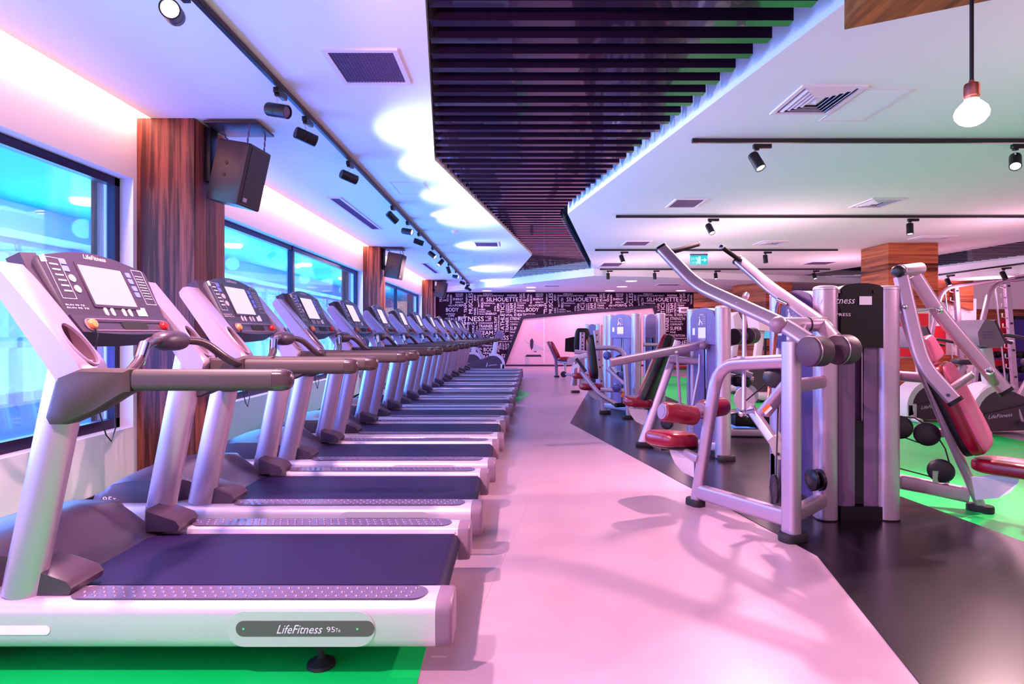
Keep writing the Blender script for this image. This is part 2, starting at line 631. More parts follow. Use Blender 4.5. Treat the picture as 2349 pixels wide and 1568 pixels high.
def xrange(poly, y):
    xs = []
    for i in range(len(poly)):
        (xa, ya), (xb, yb) = poly[i], poly[(i + 1) % len(poly)]
        if (ya - y) * (yb - y) < 0:
            xs.append(xa + (xb - xa) * (y - ya) / (yb - ya))
    xs.sort()
    return xs


for nm, poly, y0, gap, lab in (('slat_ceiling', slot, 1.30, .11, 'zigzag run of glossy black ceiling slats above the aisle'),
                               ('slat_ceiling', slot2, 6.1, .11, 'dark slatted ceiling strip far right behind the wood-clad column')):
    b = MB()
    y = y0
    while y < 18.2:
        ok = None
        for q in (y - .03, y, y + .03):
            xs = xrange(poly, q)
            if len(xs) < 2:
                ok = None; break
            ok = (xs[0], xs[1]) if ok is None else (max(ok[0], xs[0]), min(ok[1], xs[1]))
        if ok and ok[1] - ok[0] > .3:
            b.box((ok[0] + .012, y - .031, ZC + .022), (ok[1] - gap, y + .031, ZC + .16))
        y += .187
    o = b.build(nm, 'slat', smooth=None)
    tag(o, lab, 'ceiling slats')

# ---- lower soffit at the far end, far wall, side walls
ZS = 2.617
so = [(-2.62, YF), (1.97, 15.1), (3.5, 15.4), (10.0, 17.6), (14, 18.9), (14, YF)]
struct('ceiling_soffit', MB().prism([(x, y, ZS) for x, y in so], (0, 0, ZC - ZS + .02)), 'ceiling')
struct('wall_back', MB().box((-3.08, YF, 0), (14.1, YF + .15, 3.05)), 'paper')
struct('wall_right', MB().box((13.9, 9.0, 0), (14.05, YF, 3.05)), 'white_wall')

# wallpaper lettering: one repeat of the print, then its copies along the wall
K = YF / F
H_WORDS = [('SILHOUETTE', 255, 775, 155, 225), ('POSITIVE', 595, 750, 110, 145), ('GYM', 105, 180, 115, 145), ('POSITIVE CLUB BEST RESULT', 195, 540, 118, 142),
           ('INDIVIDUAL', 215, 400, 240, 265), ('TRAINER', 220, 315, 283, 303), ('FORM', 140, 235, 345, 372), ('PEOPLE', 140, 235, 383, 405), ('MUSIC', 140, 230, 418, 440),
           ('TEAM', 250, 325, 372, 395), ('ENERGY', 245, 425, 405, 443), ('FITNESS', -207, 213, 467, 547), ('LIFE', 240, 335, 465, 485), ('180', 280, 335, 490, 520), ('SPORT', 240, 335, 526, 545),
           ('RESULT', -100, 110, 560, 598), ('CONSONANCE', 130, 360, 562, 590), ('TRAINER', 130, 360, 602, 650), ('COMMUNITY', 130, 360, 658, 690), ('TEAM', 135, 360, 702, 768),
           ('AEROBICS', 380, 550, 735, 765), ('HEALTHINESS', 15, 620, 780, 850), ('ENERGY', 445, 545, 697, 725), ('VITAL', 565, 685, 428, 465), ('LIFE', 485, 550, 243, 270),
           ('FINE HARDINESS', 755, 900, 240, 258), ('TEAM', 755, 865, 272, 307), ('PEOPLE', 755, 868, 318, 342), ('PHYSICAL', 755, 893, 360, 398), ('HEALTH', 755, 900, 415, 465),
           ('BODY', 905, 1110, 325, 390), ('HEALTH', 945, 1045, 278, 305), ('FORM', 1055, 1190, 265, 307), ('HEALTH', 1055, 1185, 222, 250), ('ENERGY', 1020, 1185, 165, 205),
           ('HEALTHY', 1065, 1180, 125, 150), ('GOOD', 1060, 1185, 88, 120), ('STRENGTH', 640, 880, 478, 528), ('FINE HARDINESS', 640, 830, 545, 565), ('COMMUNITY', 640, 850, 580, 615),
           ('SUPER', 640, 830, 632, 695), ('FINE', 640, 730, 710, 740), ('STRENGTH', 200, 350, 90, 112), ('NUTRITION', 905, 1050, 415, 440), ('LIFE', 945, 1040, 445, 470),
           ('SUPER', 848, 915, 190, 220), ('PHYSICAL', -10, 190, 975, 1015), ('LIFE', 90, 180, 1040, 1080), ('COMMUNITY', 380, 640, 865, 890), ('GYM', 20, 120, 870, 905), ('POSITIVE', 130, 350, 880, 910),
           ('MUSIC', 20, 160, 925, 955), ('STRENGTH', 190, 420, 930, 960), ('BODY', 210, 420, 975, 1040), ('HEALTHY', 200, 420, 1050, 1085), ('FORM', 20, 150, 1100, 1140), ('TRAINER', 170, 420, 1100, 1150),
           ('VITAL', 20, 180, 1165, 1200), ('ENERGY', 200, 460, 1165, 1210), ('NUTRITION', 640, 880, 760, 800), ('CONSONANCE', 650, 900, 815, 840), ('FITNESS', 650, 1000, 860, 930), ('INDIVIDUAL', 650, 900, 950, 975),
           ('PEOPLE', 920, 1040, 950, 980), ('TEAM', 650, 860, 990, 1060), ('AEROBICS', 880, 1040, 1000, 1040), ('SILHOUETTE', 500, 1040, 1080, 1150), ('HEALTH', 500, 760, 1165, 1215), ('GOOD', 780, 1000, 1165, 1215),
           ('VITAL', 900, 1040, 490, 530), ('MUSIC', 900, 1040, 545, 575), ('SPORT', 870, 1040, 590, 640), ('GROUP', 860, 1040, 655, 700), ('POSITIVE', 850, 1040, 715, 745), ('SUPER', 920, 1040, 765, 805), ('PHYSICAL', 915, 1050, 820, 845)]
V_WORDS = [('MUSCLES', -35, 30, 85, 420), ('ATHLETIC', 485, 550, 280, 685), ('TEAM', -110, -65, 250, 405), ('TEAM', 640, 690, 250, 405), ('HEALTHY', 383, 430, 470, 715), ('TRAINER', 568, 620, 480, 725),
           ('HEALTH', 165, 205, 165, 330), ('SUPER', 430, 468, 250, 385), ('VITAL', 385, 412, 290, 380), ('MUSIC', 50, 85, 320, 440), ('HEALTHY', 103, 122, 320, 440), ('STRENGTH', 600, 630, 250, 410),
           ('NUTRITION', 705, 740, 245, 460), ('MUSIC', 795, 838, 88, 222), ('GYM', 852, 888, 90, 170), ('VITAL', 920, 952, 95, 225), ('TRAINER', 972, 1000, 110, 270), ('SPORT', 50, 85, 110, 210),
           ('ENERGY', -80, -55, 90, 240), ('GYM', 470, 505, 905, 1000), ('SPORT', 520, 545, 905, 1010), ('GROUP', 560, 588, 905, 1010), ('VITAL', 85, 112, 612, 760), ('PEOPLE', 22, 58, 612, 760), ('LIFE', 105, 130, 150, 230),
           ('SPORT', 440, 468, 920, 1050), ('CLUB', 600, 625, 905, 1000), ('BEST', 120, 140, 235, 310), ('COMMUNITY', 572, 590, 250, 410), ('INDIVIDUAL', 445, 468, 440, 690), ('FITNESS', -20, 12, 870, 1080),
           ('STRENGTH', 1050, 1085, 490, 700), ('BODY', 1100, 1180, 470, 640), ('MUSCLES', 1060, 1120, 720, 1000), ('ENERGY', 1130, 1175, 660, 850), ('HEALTH', 1190, 1225, 440, 640), ('TRAINER', 1190, 1230, 660, 900),
           ('GYM', 1135, 1180, 870, 1000), ('POSITIVE', 1060, 1090, 1020, 1210), ('VITAL', 1110, 1160, 1020, 1200), ('LIFE', 1180, 1225, 1000, 1200), ('NUTRITION', -60, -30, 560, 760), ('SUPER', -100, -60, 870, 1000), ('MUSIC', -60, -30, 1000, 1200)]
wb = bpy.data.objects['wall_back']
for t in range(-1, 3):
    b = MB()
    for (s, x0, x1, y0, y1), vert in [(w, 0) for w in H_WORDS] + [(w, 1) for w in V_WORDS]:
        q0 = 1080 + (x0 + 1310 * t) / 7.128; q1 = 1080 + (x1 + 1310 * t) / 7.128
        r0 = 660 + y0 / 7.128; r1 = 660 + y1 / 7.128 - (0.4 if not vert else 0)
        X0, X1 = (q0 - CX) * K, (q1 - CX) * K
        Z1, Z0 = H - (r0 - CY) * K, H - (r1 - CY) * K
        if X0 < WX + .05 or X1 > 6.26 or Z0 < .02:
            continue
        Z1 = min(Z1, ZS - .01)
        yy = YF - .003
        if vert:
            b.text(s, (X1, yy, Z0), (0, 0, 1), (-1, 0, 0), Z1 - Z0, X1 - X0)
        else:
            b.text(s, (X0, yy, Z0), (1, 0, 0), (0, 0, 1), X1 - X0, Z1 - Z0)
    b.build('lettering', 'letters', wb, smooth=None)

# ---- mirror panel with slanted frame on the far wall
def onw(px, py, d=0.0):
    p = W(px, py, YF - d)
    p.z = max(p.z, 0.0)
    return p


mo = [(1150, 843), (1196, 724), (1502, 698), (1548, 843)]
mi = [(1160, 836), (1201, 731), (1498, 706), (1540, 836)]
fr = MB()
for i in range(4):
    j = (i + 1) % 4
    fr.prism([onw(*mo[i], .12), onw(*mo[j], .12), onw(*mi[j], .12), onw(*mi[i], .12)], (0, .11, 0))
mp = fr.build('mirror_panel', 'frame_dark')
tag(mp, 'huge slanted pink mirror panel in a dark frame on the lettered far wall', 'mirror')
MB().prism([onw(*p, .06) for p in mi], (0, .05, 0)).build('glass', 'mirror', mp)
b = MB()
for x in (1248,):
    b.box((onw(x, 800).x - .012, YF - .066, .1), (onw(x, 800).x + .012, YF - .06, 2.0))
b.build('joint', 'white_wall', mp)
# reflected sports print, figure and bench painted flat on the mirror glass
b = MB()
def ink(pts):
    b.prism([onw(x, y, .064) for x, y in pts], (0, .003, 0))
ink([(1216, 780), (1221, 775), (1224, 782), (1223, 797), (1219, 803), (1216, 795)])
ink([(1204, 818), (1208, 813), (1240, 813), (1243, 818)])
b.build('reflection_black', 'console_dark', mp)
b = MB()
ink([(1201, 777), (1217, 789), (1217, 793), (1202, 780)])
ink([(1224, 786), (1236, 793), (1250, 801), (1260, 804), (1259, 806), (1246, 803), (1233, 800), (1230, 808), (1224, 806)])
ink([(1204, 819), (1213, 819), (1213, 835), (1205, 835)])
ink([(1219, 805), (1231, 806), (1231, 808), (1219, 807)])
b.build('reflection_grey', 'key_grey', mp)
MB().prism([onw(x, y, .064) for x, y in ((1228, 740), (1252, 740), (1252, 757), (1228, 757))], (0, .003, 0)).build('poster', mat('lilac_print', RGB(222, 176, 240), .5), mp)
# framed notice and warm lamp strip on the lettered wall
o = MB().box((onw(1557, 704).x, YF - .03, onw(1557, 717).z), (onw(1579, 704).x, YF - .004, onw(1557, 704).z), .008).build('wall_picture', 'label_white')
tag(o, 'small white framed notice on the lettered far wall beside a weight tower', 'picture')
MB().box((onw(1561, 708).x, YF - .034, onw(1561, 714).z), (onw(1575, 708).x, YF - .029, onw(1561, 708).z)).build('print', 'mauve', o)

# ---- walnut cladding on the far right walls
def wbox(name, px0, px1, y0, y1, ztop=ZS, zb=0.0, m='wood_h'):
    a = (px0 - CX) * y0 / F; c = (px1 - CX) * y0 / F
    return struct(name, MB().box((a, y0, zb), (c, y1, ztop)), m)


def wprism(name, pts, z0, z1, m='wood_h'):
    return struct(name, MB().prism([(x, y, z0) for x, y in pts], (0, 0, z1 - z0)), m)


wprism('wall_back_walnut', [(6.28, 21.15), (7.3, 19.6), (8.4, 19.6), (8.4, 21.15)], 0, ZS)
wprism('pillar_4', [(6.66, 17.9), (7.15, 17.1), (7.9, 17.1), (7.9, 18.4), (6.66, 18.4)], 0, ZS)
wprism('wall_back_panel', [(8.41, 21.1), (8.41, 20.4), (13.8, 20.4), (13.8, 21.1)], 0, 2.0, 'wood_h')
c5 = struct('pillar_5', MB().prism([(6.67, 10.7, 1.62), (7.56, 10.7, 1.62), (7.56, 11.6, 1.62), (6.70, 11.6, 1.62)], (0, 0, ZC - 1.62)), 'wood_h')
MB().box((6.75, 10.78, 0), (7.48, 11.52, 1.62)).build('column_core', 'white_wall', c5)
MB().box((6.9, 10.72, .75), (7.4, 10.775, 1.52)).build('red_panel', 'red_wall', c5)
MB().box((6.72, 10.70, 0), (7.5, 10.775, .72)).build('base_panel', 'wood_h', c5)
# second clad column with a pointed foot
Yq = 12.6
pts = [W(2128, 632, Yq), W(2233, 633, Yq), W(2233, 712, Yq), W(2168, 690, Yq), W(2128, 690, Yq)]
q = struct('pillar_6', MB().prism(pts, (0, .5, 0)), 'wood_h')
pts = [W(2233, 640, Yq), W(2252, 640, Yq + .5), W(2252, 705, Yq + .5), W(2233, 712, Yq)]
MB().box((W(2150, 700, Yq + .3).x, Yq + .12, 0), (W(2225, 700, Yq + .3).x, Yq + .48, 1.9)).build('column_core', 'white_wall', q)
MB().box((W(2150, 700, Yq).x, Yq + .08, .72), (W(2176, 700, Yq).x, Yq + .12, 1.32)).build('red_panel', 'red_wall', q)
MB().box((W(2146, 700, Yq).x, Yq + .06, 0), (W(2222, 700, Yq).x, Yq + .12, .7)).build('base_panel', 'wood_h', q)
# right rear partition
struct('wall_right_rear', MB().box((W(2230, 640, 14.5).x, 14.5, 1.75), (13.9, 14.65, ZC)), 'white_wall')
struct('wall_right_mirror', MB().box((W(2240, 700, 14.5).x, 14.5, 1.5), (13.9, 14.62, 1.75)), 'wood_h')
struct('wall_right_red', MB().box((W(2285, 700, 14.5).x, 14.5, .35), (W(2322, 700, 14.5).x, 14.62, 1.5)), 'red_wall')
struct('door_1', MB().box((W(2326, 700, 14.4).x, 14.4, 0), (W(2326, 700, 14.4).x + 1.6, 14.5, 1.52)), 'purple_wall')
struct('trim_2', MB().box((W(2320, 700, 14.36).x, 14.36, 0), (W(2327, 700, 14.36).x, 14.45, 1.58)).box((W(2320, 700, 14.36).x, 14.36, 1.5), (13.9, 14.45, 1.58)), 'black')
# beam below the right-hand slats
struct('trim_3', MB().prism([W(2150, 613, 12.4), W(2349, 590, 10.8), W(2349, 628, 10.8), W(2150, 640, 12.4)], (.4, .9, 0)), 'ceiling')

# ---- hanging walnut bulkhead upper right
wbk = [(1.44, 2.62), (1.90, 2.387), (3.2, 1.73), (3.2, .9), (1.33, 1.9)]
struct('ceiling_bulkhead', MB().prism([(x, y, 2.5) for x, y in wbk], (0, 0, ZC - 2.5)), 'wood_box')
# ================================================================== treadmills
# local frame: x = 0 at the tail (aisle side), negative towards the windows; y = 0 at the near rail face; z up
TW = 0.935


def make_treadmill():
    R = empty('treadmill', (0, 0, 0))

    def P(name, mb, m, par=None, **k):
        return mb.build(name, m, par or R, **k)

    for side in (0, 1):
        my = (lambda y: y) if side == 0 else (lambda y: TW - y)
        # side rail : rounded outer upper edge
        prof = [(0.155, .12), (0.155, .255), (.148, .263), (.06, .266)]
        for i in range(6):
            a = PI / 2 + PI / 2 * i / 5
            prof.append((.042 + .042 * math.cos(a), .222 + .042 * math.sin(a)))
        prof += [(0.0, .15), (.006, .122), (.02, .11), (.14, .11)]
        b = MB()
        b.loft([[(x, my(y), z) for y, z in prof] for x in (-2.0, -.056)])
        rail = P('side_rail', b, 'rail_silver', smooth=50)
        # end cap
        b = MB()
        b.loft([[(x, my(.078 + (y - .078) * s), .188 + (z - .188) * s) for y, z in prof] for x, s in ((-.055, 1.01), (-.014, 1.0), (-.004, .97), (0, .9))])
        P('end_cap', b, 'mauve', smooth=50)
        # studded step plate
        b = MB()
        L, x0, x1 = 1.232, -1.325, -.093
        outl = [((x0 + x1) / 2 + a, my(.082 + c), .2665) for a, c in stadium(L, .104, 6)]
        b.prism(outl, (0, 0, .0025))
        for r in range(3):
            for k in range(34):
                if r != 1 and k in (0,):
                    continue
                cx = x0 + .036 + k * .0346 + (.011 * (r - 1))
                cy = my(.082 + (r - 1) * .031)
                if cx > x1 - .03:
                    continue
                b.lathe((cx, cy, .2688), (0, 0, 1), [(0, .0088), (.0028, .0072), (.0042, .003)], 7)
        P('step_plate', b, 'plate', smooth=60)
        b = MB()
        b.box((-1.45, min(my(.156), my(.186)), .236), (-.07, max(my(.156), my(.186)), .2465))
        P('deck_channel', b, 'chrome')
        # upright post, oval, leaning to the tail
        b = MB()
        base, top = V(-1.50, my(.074), .262), V(-1.335, my(.085), 1.085)
        d = (top - base)
        path = [base, base + d * .08, base + d * .081, base + d * .5, top]
        ov = [(.045 * math.cos(2 * PI * i / 24), .068 * math.sin(2 * PI * i / 24)) for i in range(24)]
        b.sweep([base, base + d * .1, base + d * .5, top], ov, (1, 0, .24))
        up = P('upright', b, 'silver', smooth=60)
        inn = 1 if side == 0 else -1
        if side == 1:
            ov2 = [(a * 1.03, c * 1.03) for a, c in ov]
            b = MB().sweep([base, base + d * .095], ov2, (1, 0, .24))
            P('collar', b, 'alu', up, smooth=60)
        b = MB().cyl(base + d * .062 + V(.02, inn * .04, 0), base + d * .062 + V(.024, inn * .0475, 0), .007, n=10)
        P('bolt', b, 'black', up)
        # boot at the foot of the upright
        b = MB()
        pts = [(-1.47, .266), (-1.325, .268), (-1.316, .292), (-1.335, .318), (-1.47, .368)]
        b.loft([[(x, my(y), .27 + (z - .27) * s) for x, z in pts] for y, s in ((.056, .92), (.064, 1.0), (.205, 1.0), (.22, .93))])
        P('upright_boot', b, 'hood', smooth=40)
        # console side arm
        d2 = V(-.64, 0, .77).normalized()           # along the arm, upwards and forwards
        nn = V(.77, 0, .64)                         # towards the runner
        p0 = V(-1.262, 0, 1.075)
        LA = .445
        outl = []
        for i in range(9):
            a = PI + PI * i / 8 - PI / 2
        hw = .068
        face = [(0.0, -.5), (-.06, -.32), (-.065, .0), (-.02, .47)]
        # ring of (along, out) outline seen from the side
        side_prof = [(.0, .0), (-.045, -.012), (-.066, -.04), (-.055, -.085), (-.01, -.105), (.12, -.092), (LA - .02, -.062), (LA, -.05), (LA + .006, -.02), (LA - .004, 0)]
        b = MB()
        rings = []
        for y, s in ((.012, .88), (.022, 1.0), (.135, 1.0), (.146, .92)):
            c = (LA / 2 - .02, -.045)
            rings.append([p0 + d2 * (c[0] + (u - c[0]) * (1 - (1 - s) * .12)) + nn * (c[1] + (v - c[1]) * s) + V(0, my(y), 0) for u, v in side_prof])
        b.loft(rings)
        arm = P('console_arm', b, 'silver', smooth=45)
        cc = p0 + d2 * .074
        ell = [(.041 * math.cos(2 * PI * i / 28), .090 * math.sin(2 * PI * i / 28)) for i in range(28)]
        yv = V(0, my(.082), 0)
        rim = lambda s, o: [cc + yv + V(0, a * s, 0) + d2 * (c * s) + nn * o for a, c in ell]
        cut = MB().loft([rim(1.0, .03), rim(1.0, -.062)]).build('cutter', 'silver', origin=(0, 0, 0))
        carve(arm, cut)
        b = MB()
        b.loft([rim(1.10, .0005), rim(1.07, .006), rim(1.0, .006), rim(.985, -.004)], cap=False)
        P('cup_rim', b, 'alu', arm, smooth=60)
        b = MB()
        b.loft([rim(.995, -.002), rim(.96, -.04), rim(.80, -.059), rim(.3, -.060)], cap=False)
        b._merge(rim(.3, -.060), [list(range(28))])
        P('cup_holder', b, 'cup', arm, smooth=60)
        # handrail with bracket
        y0 = .045
        b = MB()
        br = [(-1.335, 1.02), (-1.26, 1.05), (-1.09, 1.047), (-1.088, .972), (-1.12, .955), (-1.2, .905), (-1.30, .862), (-1.36, .862), (-1.372, .885), (-1.36, .93)]
        cxx, czz = -1.22, .97
        b.loft([[(cxx + (x - cxx) * s, my(y), czz + (z - czz) * s) for x, z in br] for y, s in ((.006, .88), (.016, 1), (.075, 1), (.088, .9))])
        br_ = P('handrail_bracket', b, 'grip', smooth=40)
        b = MB()
        pr = rr(.056, .074, .024, 5)
        b.sweep([(-1.088, my(y0), 1.0095), (-.612, my(y0), 1.0095)], pr)
        hr = P('handrail', b, 'grip', smooth=50)
        b = MB()
        rings = []
        for x, s in ((-.611, 1.02), (-.585, 1.02), (-.567, .93), (-.556, .76), (-.549, .45)):
            rings.append([(x, my(y0) + a * s, 1.0095 + c * s) for a, c in pr])
        b.loft(rings)
        P('grip_cap', b, 'grip_cap', hr, smooth=60)
        b = MB()
        b.loft([[(x, my(y0) + a * 1.03, 1.0095 + c * 1.03) for a, c in pr] for x in (-1.094, -1.086)])
        P('joint_ring', b, 'black', hr)
        # levelling feet
        for fx in (-.47, -1.72):
            b = MB()
            fy = my(.10)
            b.lathe((fx, fy, 0), (0, 0, 1), [(0, .046), (.006, .05), (.016, .047), (.03, .016), (.036, .012), (.06, .010)], 20)
            b.cyl((fx, fy, .05), (fx, fy, .105), .009, n=10)
            b.prism([(fx - .04, fy - .014, .112), (fx + .04, fy - .014, .112), (fx + .014, fy - .014, .062), (fx - .014, fy - .014, .062)], (0, .028, 0))
            b.cyl((fx, fy - .02, .08), (fx, fy + .02, .08), .012, n=10)
            P('levelling_foot', b, 'black_matte')

    # badge and inlay on the near rail (and the same on the far rail)
    b = MB()
    st = [(-.505 + a, -.0006, .181 + c) for a, c in stadium(.495, .118, 10)]
    b.prism(st, (0, -.0035, 0))
    bd = P('badge', b, 'rail_silver', smooth=None)
    b = MB()
    b.prism([(-.49 + a, -.0045, .183 + c) for a, c in rr(.463, .052, .0255, 6)], (0, -.001, 0))
    P('badge_strip', b, mat('badge_strip', RGB(92, 78, 84), .4), bd, smooth=None)
    b = MB()
    b.text('LifeFitness', (-.585, -.0062, .167), (1, 0, 0), (0, 0, 1), .148, .029, .35)
    b.text('95', (-.418, -.0062, .172), (1, 0, 0), (0, 0, 1), .028, .018)
    b.text('Te', (-.388, -.0062, .172), (1, 0, 0), (0, 0, 1), .016, .013)
    P('lettering', b, 'label_white', bd, smooth=None)
    b = MB()
    for x in (-.695, -.315):
        b.cyl((x, -.0052, .183), (x, -.0075, .183), .004, n=10)
    P('screw', b, 'chrome', bd)
    b = MB()
    b.prism([(-1.62 + a, -.0005, .176 + c) for a, c in stadium(.55, .03, 6)], (0, -.002, 0))
    P('rail_inlay', b, 'label_white', smooth=None)

    # belt, looped around the tail roller
    b = MB()
    zt, r = .248, .043
    path = [V(-1.62, TW / 2, zt), V(-1.0, TW / 2, zt), V(-.4, TW / 2, zt), V(-.085, TW / 2, zt)]
    for i in range(1, 9):
        a = PI / 2 - PI * i / 8
        path.append(V(-.085 + r * math.cos(a), TW / 2, zt - r + r * math.sin(a)))
    path.append(V(-1.62, TW / 2, zt - 2 * r))
    vs = []
    for p in path:
        vs.append((p.x, .19, p.z)); vs.append((p.x, TW - .19, p.z))
    b._merge(vs, [[2 * i, 2 * i + 1, 2 * i + 3, 2 * i + 2] for i in range(len(path) - 1)])
    P('belt', b, 'belt', smooth=60)
    b = MB().cyl((-.085, .16, .205), (-.085, TW - .16, .205), .038, n=20)
    P('tail_roller', b, 'chrome')
    b = MB().box((-1.95, .15, .12), (-.16, TW - .15, .158))
    P('deck', b, 'black')

    # moulded motor hood: raised at the front, scooped down to the belt in the middle
    b = MB()
    nx, ny = 40, 36
    xs = [-2.08 + (.82) * i / nx for i in range(nx + 1)]
    ys = [.07 + (TW - .14) * j / ny for j in range(ny + 1)]
    vs, fs = [], []
    for x in xs:
        ins = .085 * smoothstep(-1.70, -1.60, x)
        for y in ys:
            y = TW / 2 + (y - TW / 2) * (1 - ins / (TW / 2 - .07))
            v = abs(y - TW / 2)
            arch = .03 * (1 - (v / .4) ** 2)
            front = .375 + arch - .05 * smoothstep(-1.98, -2.08, x) - .03 * smoothstep(-1.85, -2.08, x)
            t = smoothstep(-1.80, -1.40, x)
            mid = front * (1 - t) + .243 * t
            sd = front + (.25 - front) * smoothstep(-1.68, -1.41, x)
            edge = .30 - .045 * smoothstep(-1.75, -1.35, x)
            w_ = smoothstep(edge - .05, edge + .02, v)
            z = mid * (1 - w_) + sd * w_
            if v > .38: z -= .04 * smoothstep(.38, .40, v)
            if x > -1.405: z = .20
            vs.append((x, y, z))
    n1 = ny + 1
    for i in range(nx):
        for j in range(ny):
            fs.append([i * n1 + j, i * n1 + j + 1, (i + 1) * n1 + j + 1, (i + 1) * n1 + j])
    b._merge(vs, fs)
    # skirts
    for loop in ([i * n1 for i in range(nx + 1)], [i * n1 + ny for i in range(nx + 1)], [j for j in range(n1)]):
        q = []
        for k in loop:
            q.append(vs[k]); q.append((vs[k][0], vs[k][1], .055))
        b._merge(q, [[2 * i, 2 * i + 1, 2 * i + 3, 2 * i + 2] for i in range(len(loop) - 1)])
    hd = P('motor_hood', b, 'hood', smooth=50)
    b = MB().text('95', (-2.02, .068, .27), (1, 0, 0), (0, 0, 1), .05, .03).text('Te', (-1.965, .068, .27), (1, 0, 0), (0, 0, 1), .03, .022)
    P('lettering', b, 'label_white', hd, smooth=None)

    # console: arched panel between the arms
    c0 = V(-1.385, TW / 2, 1.165)
    up_ = V(-.43, 0, .903).normalized()
    nrm = V(.903, 0, .43).normalized()
    Y_ = V(0, 1, 0)

    def CP(y, s, o=0.0):
        return c0 + Y_ * y + up_ * s + nrm * o

    hw = .318
    outl = [(-hw + .02, .055), (-hw, .30)]
    for i in range(0, 13):
        t = i / 12
        outl.append((-hw + .01 + (2 * hw - .02) * t, .318 + .05 * math.sin(PI * t)))
    outl += [(hw, .30), (hw - .02, .055)]
    b = MB()
    b.loft([[CP(y * .985, .19 + (s - .19) * .985, .004) for y, s in outl], [CP(y, s, -.006) for y, s in outl], [CP(y, s, -.05) for y, s in outl], [CP(y * .9, s * .92 + .02, -.085) for y, s in outl]])
    con = P('console', b, 'console', smooth=40)
    # dark cheek between panel and arms
    for sgn in (-1, 1):
        b = MB().loft([[CP(sgn * (hw - .02), s, o) for s, o in ((.02, -.07), (.02, -.004), (.33, -.004), (.33, -.08))],
                       [CP(sgn * (hw + .018), s, o) for s, o in ((.02, -.08), (.02, -.03), (.34, -.03), (.34, -.085))]])
        P('console_cheek', b, 'console_dark', con)
    # lower ledge with the stop buttons
    b = MB()
    led = []
    for i in range(13):
        t = i / 12
        led.append((-hw + .03 + (2 * hw - .06) * t, -.012 * math.sin(PI * t)))
    top = [(hw - .02, .075), (-hw + .02, .075)]
    pl = led + top
    b.loft([[CP(y, s, .012 + .012 * (s < .05)) for y, s in pl], [CP(y, s - .004, -.02) for y, s in pl], [CP(y * .94, s * .8 - .012, -.07) for y, s in pl]])
    P('console_ledge', b, 'console', con, smooth=40)
    b = MB()
    b.loft([[CP(.03 + a, .028 + c, .0235) for a, c in stadium(.165, .036, 6)], [CP(.03 + a, .028 + c, .0215) for a, c in stadium(.165, .036, 6)]])
    P('tray_slot', b, 'void', con)
    b = MB()
    ring_o, ring_i = stadium(.52, .052, 7), stadium(.506, .044, 7)
    b.loft([[CP(a, .030 + c, .0225) for a, c in ring_o], [CP(a, .030 + c, .0255) for a, c in ring_o], [CP(a, .030 + c, .0255) for a, c in ring_i], [CP(a, .030 + c, .0225) for a, c in ring_i]], cap=False)
    P('ledge_rim', b, 'mauve', con)
    for y, mm in ((-.228, 'orange_key'), (.228, 'red_key')):
        b = MB().lathe(CP(y, .030, .02), nrm, [(0, .02), (.012, .02), (.018, .016), (.02, .006)], 18)
        P('stop_button', b, mm, con)
    # screen
    b = MB()
    so_, si_ = rr(.285, .20, .006, 2), rr(.262, .176, .004, 2)
    b.loft([[CP(a + .005, .215 + c, .003) for a, c in so_], [CP(a + .005, .215 + c, .008) for a, c in so_], [CP(a + .005, .215 + c, .008) for a, c in si_], [CP(a + .005, .215 + c, .002) for a, c in si_]], cap=False)
    P('screen_bezel', b, 'console_dark', con)
    b = MB()
    b._merge([CP(a + .005, .215 + c, .005) for a, c in si_], [list(range(len(si_)))])
    P('screen', b, 'screen', con, smooth=None)
    # keys
    for y, s in ((-.195, .29), (.175, .27), (.178, .205)):
        for dy in (-.0095, .0095):
            b = MB().loft([[CP(y + a, s + dy * 1.6 + c, o) for a, c in rr(.03, .024, .004, 2)] for o in (.004, .0065)])
            P('blue_key', b, 'key_blue', con)
    for y, s in ((-.185, .235), (-.182, .19)):
        P('round_key', MB().lathe(CP(y, s, .004), nrm, [(0, .016), (.003, .016), (.003, .001)], 16), 'key_grey', con)
    for y in (-.082, -.042, .028, .068):
        P('rocker_key', MB().loft([[CP(y + a, .098 + c, o) for a, c in rr(.019, .036, .009, 4)] for o in (.004, .007)]), 'key_grey', con)
    b = MB()
    b.text('LifeFitness', CP(-.065, .335, .0055), Y_, up_, .13, .02, .3)
    for r_, (a, c) in enumerate(((.118, .06), (.106, .07))):
        b.text('RUN 95 TE', CP(-.285, a - .002, .0055), Y_, up_, c * 1.6, .006)
    for k in range(6):
        b._merge([CP(-.268 + k * .002, .285 - k * .022, .0055), CP(-.228 + k * .002, .285 - k * .022, .0055), CP(-.228 + k * .002, .291 - k * .022, .0055), CP(-.268 + k * .002, .291 - k * .022, .0055)], [[0, 1, 2, 3]])
    for k in range(9):
        b._merge([CP(.222, .285 - k * .014, .0055), CP(.275, .285 - k * .014, .0055), CP(.275, .2875 - k * .014, .0055), CP(.222, .2875 - k * .014, .0055)], [[0, 1, 2, 3]])
    for (ya, yb, sa, sb) in ((-.283, -.213, .145, .315), (.212, .285, .145, .315)):
        for (p, q, r2, s2) in ((ya, yb, sa, sa + .0016), (ya, yb, sb, sb + .0016), (ya, ya + .0016, sa, sb), (yb, yb + .0016, sa, sb)):
            b._merge([CP(p, r2, .0055), CP(q, r2, .0055), CP(q, s2, .0055), CP(p, s2, .0055)], [[0, 1, 2, 3]])
    P('lettering', b, 'ink_white', con, smooth=None)
    b = MB()
    b._merge([CP(.115, .085, .0057), CP(.18, .085, .0057), CP(.18, .125, .0057), CP(.115, .125, .0057)], [[0, 1, 2, 3]])
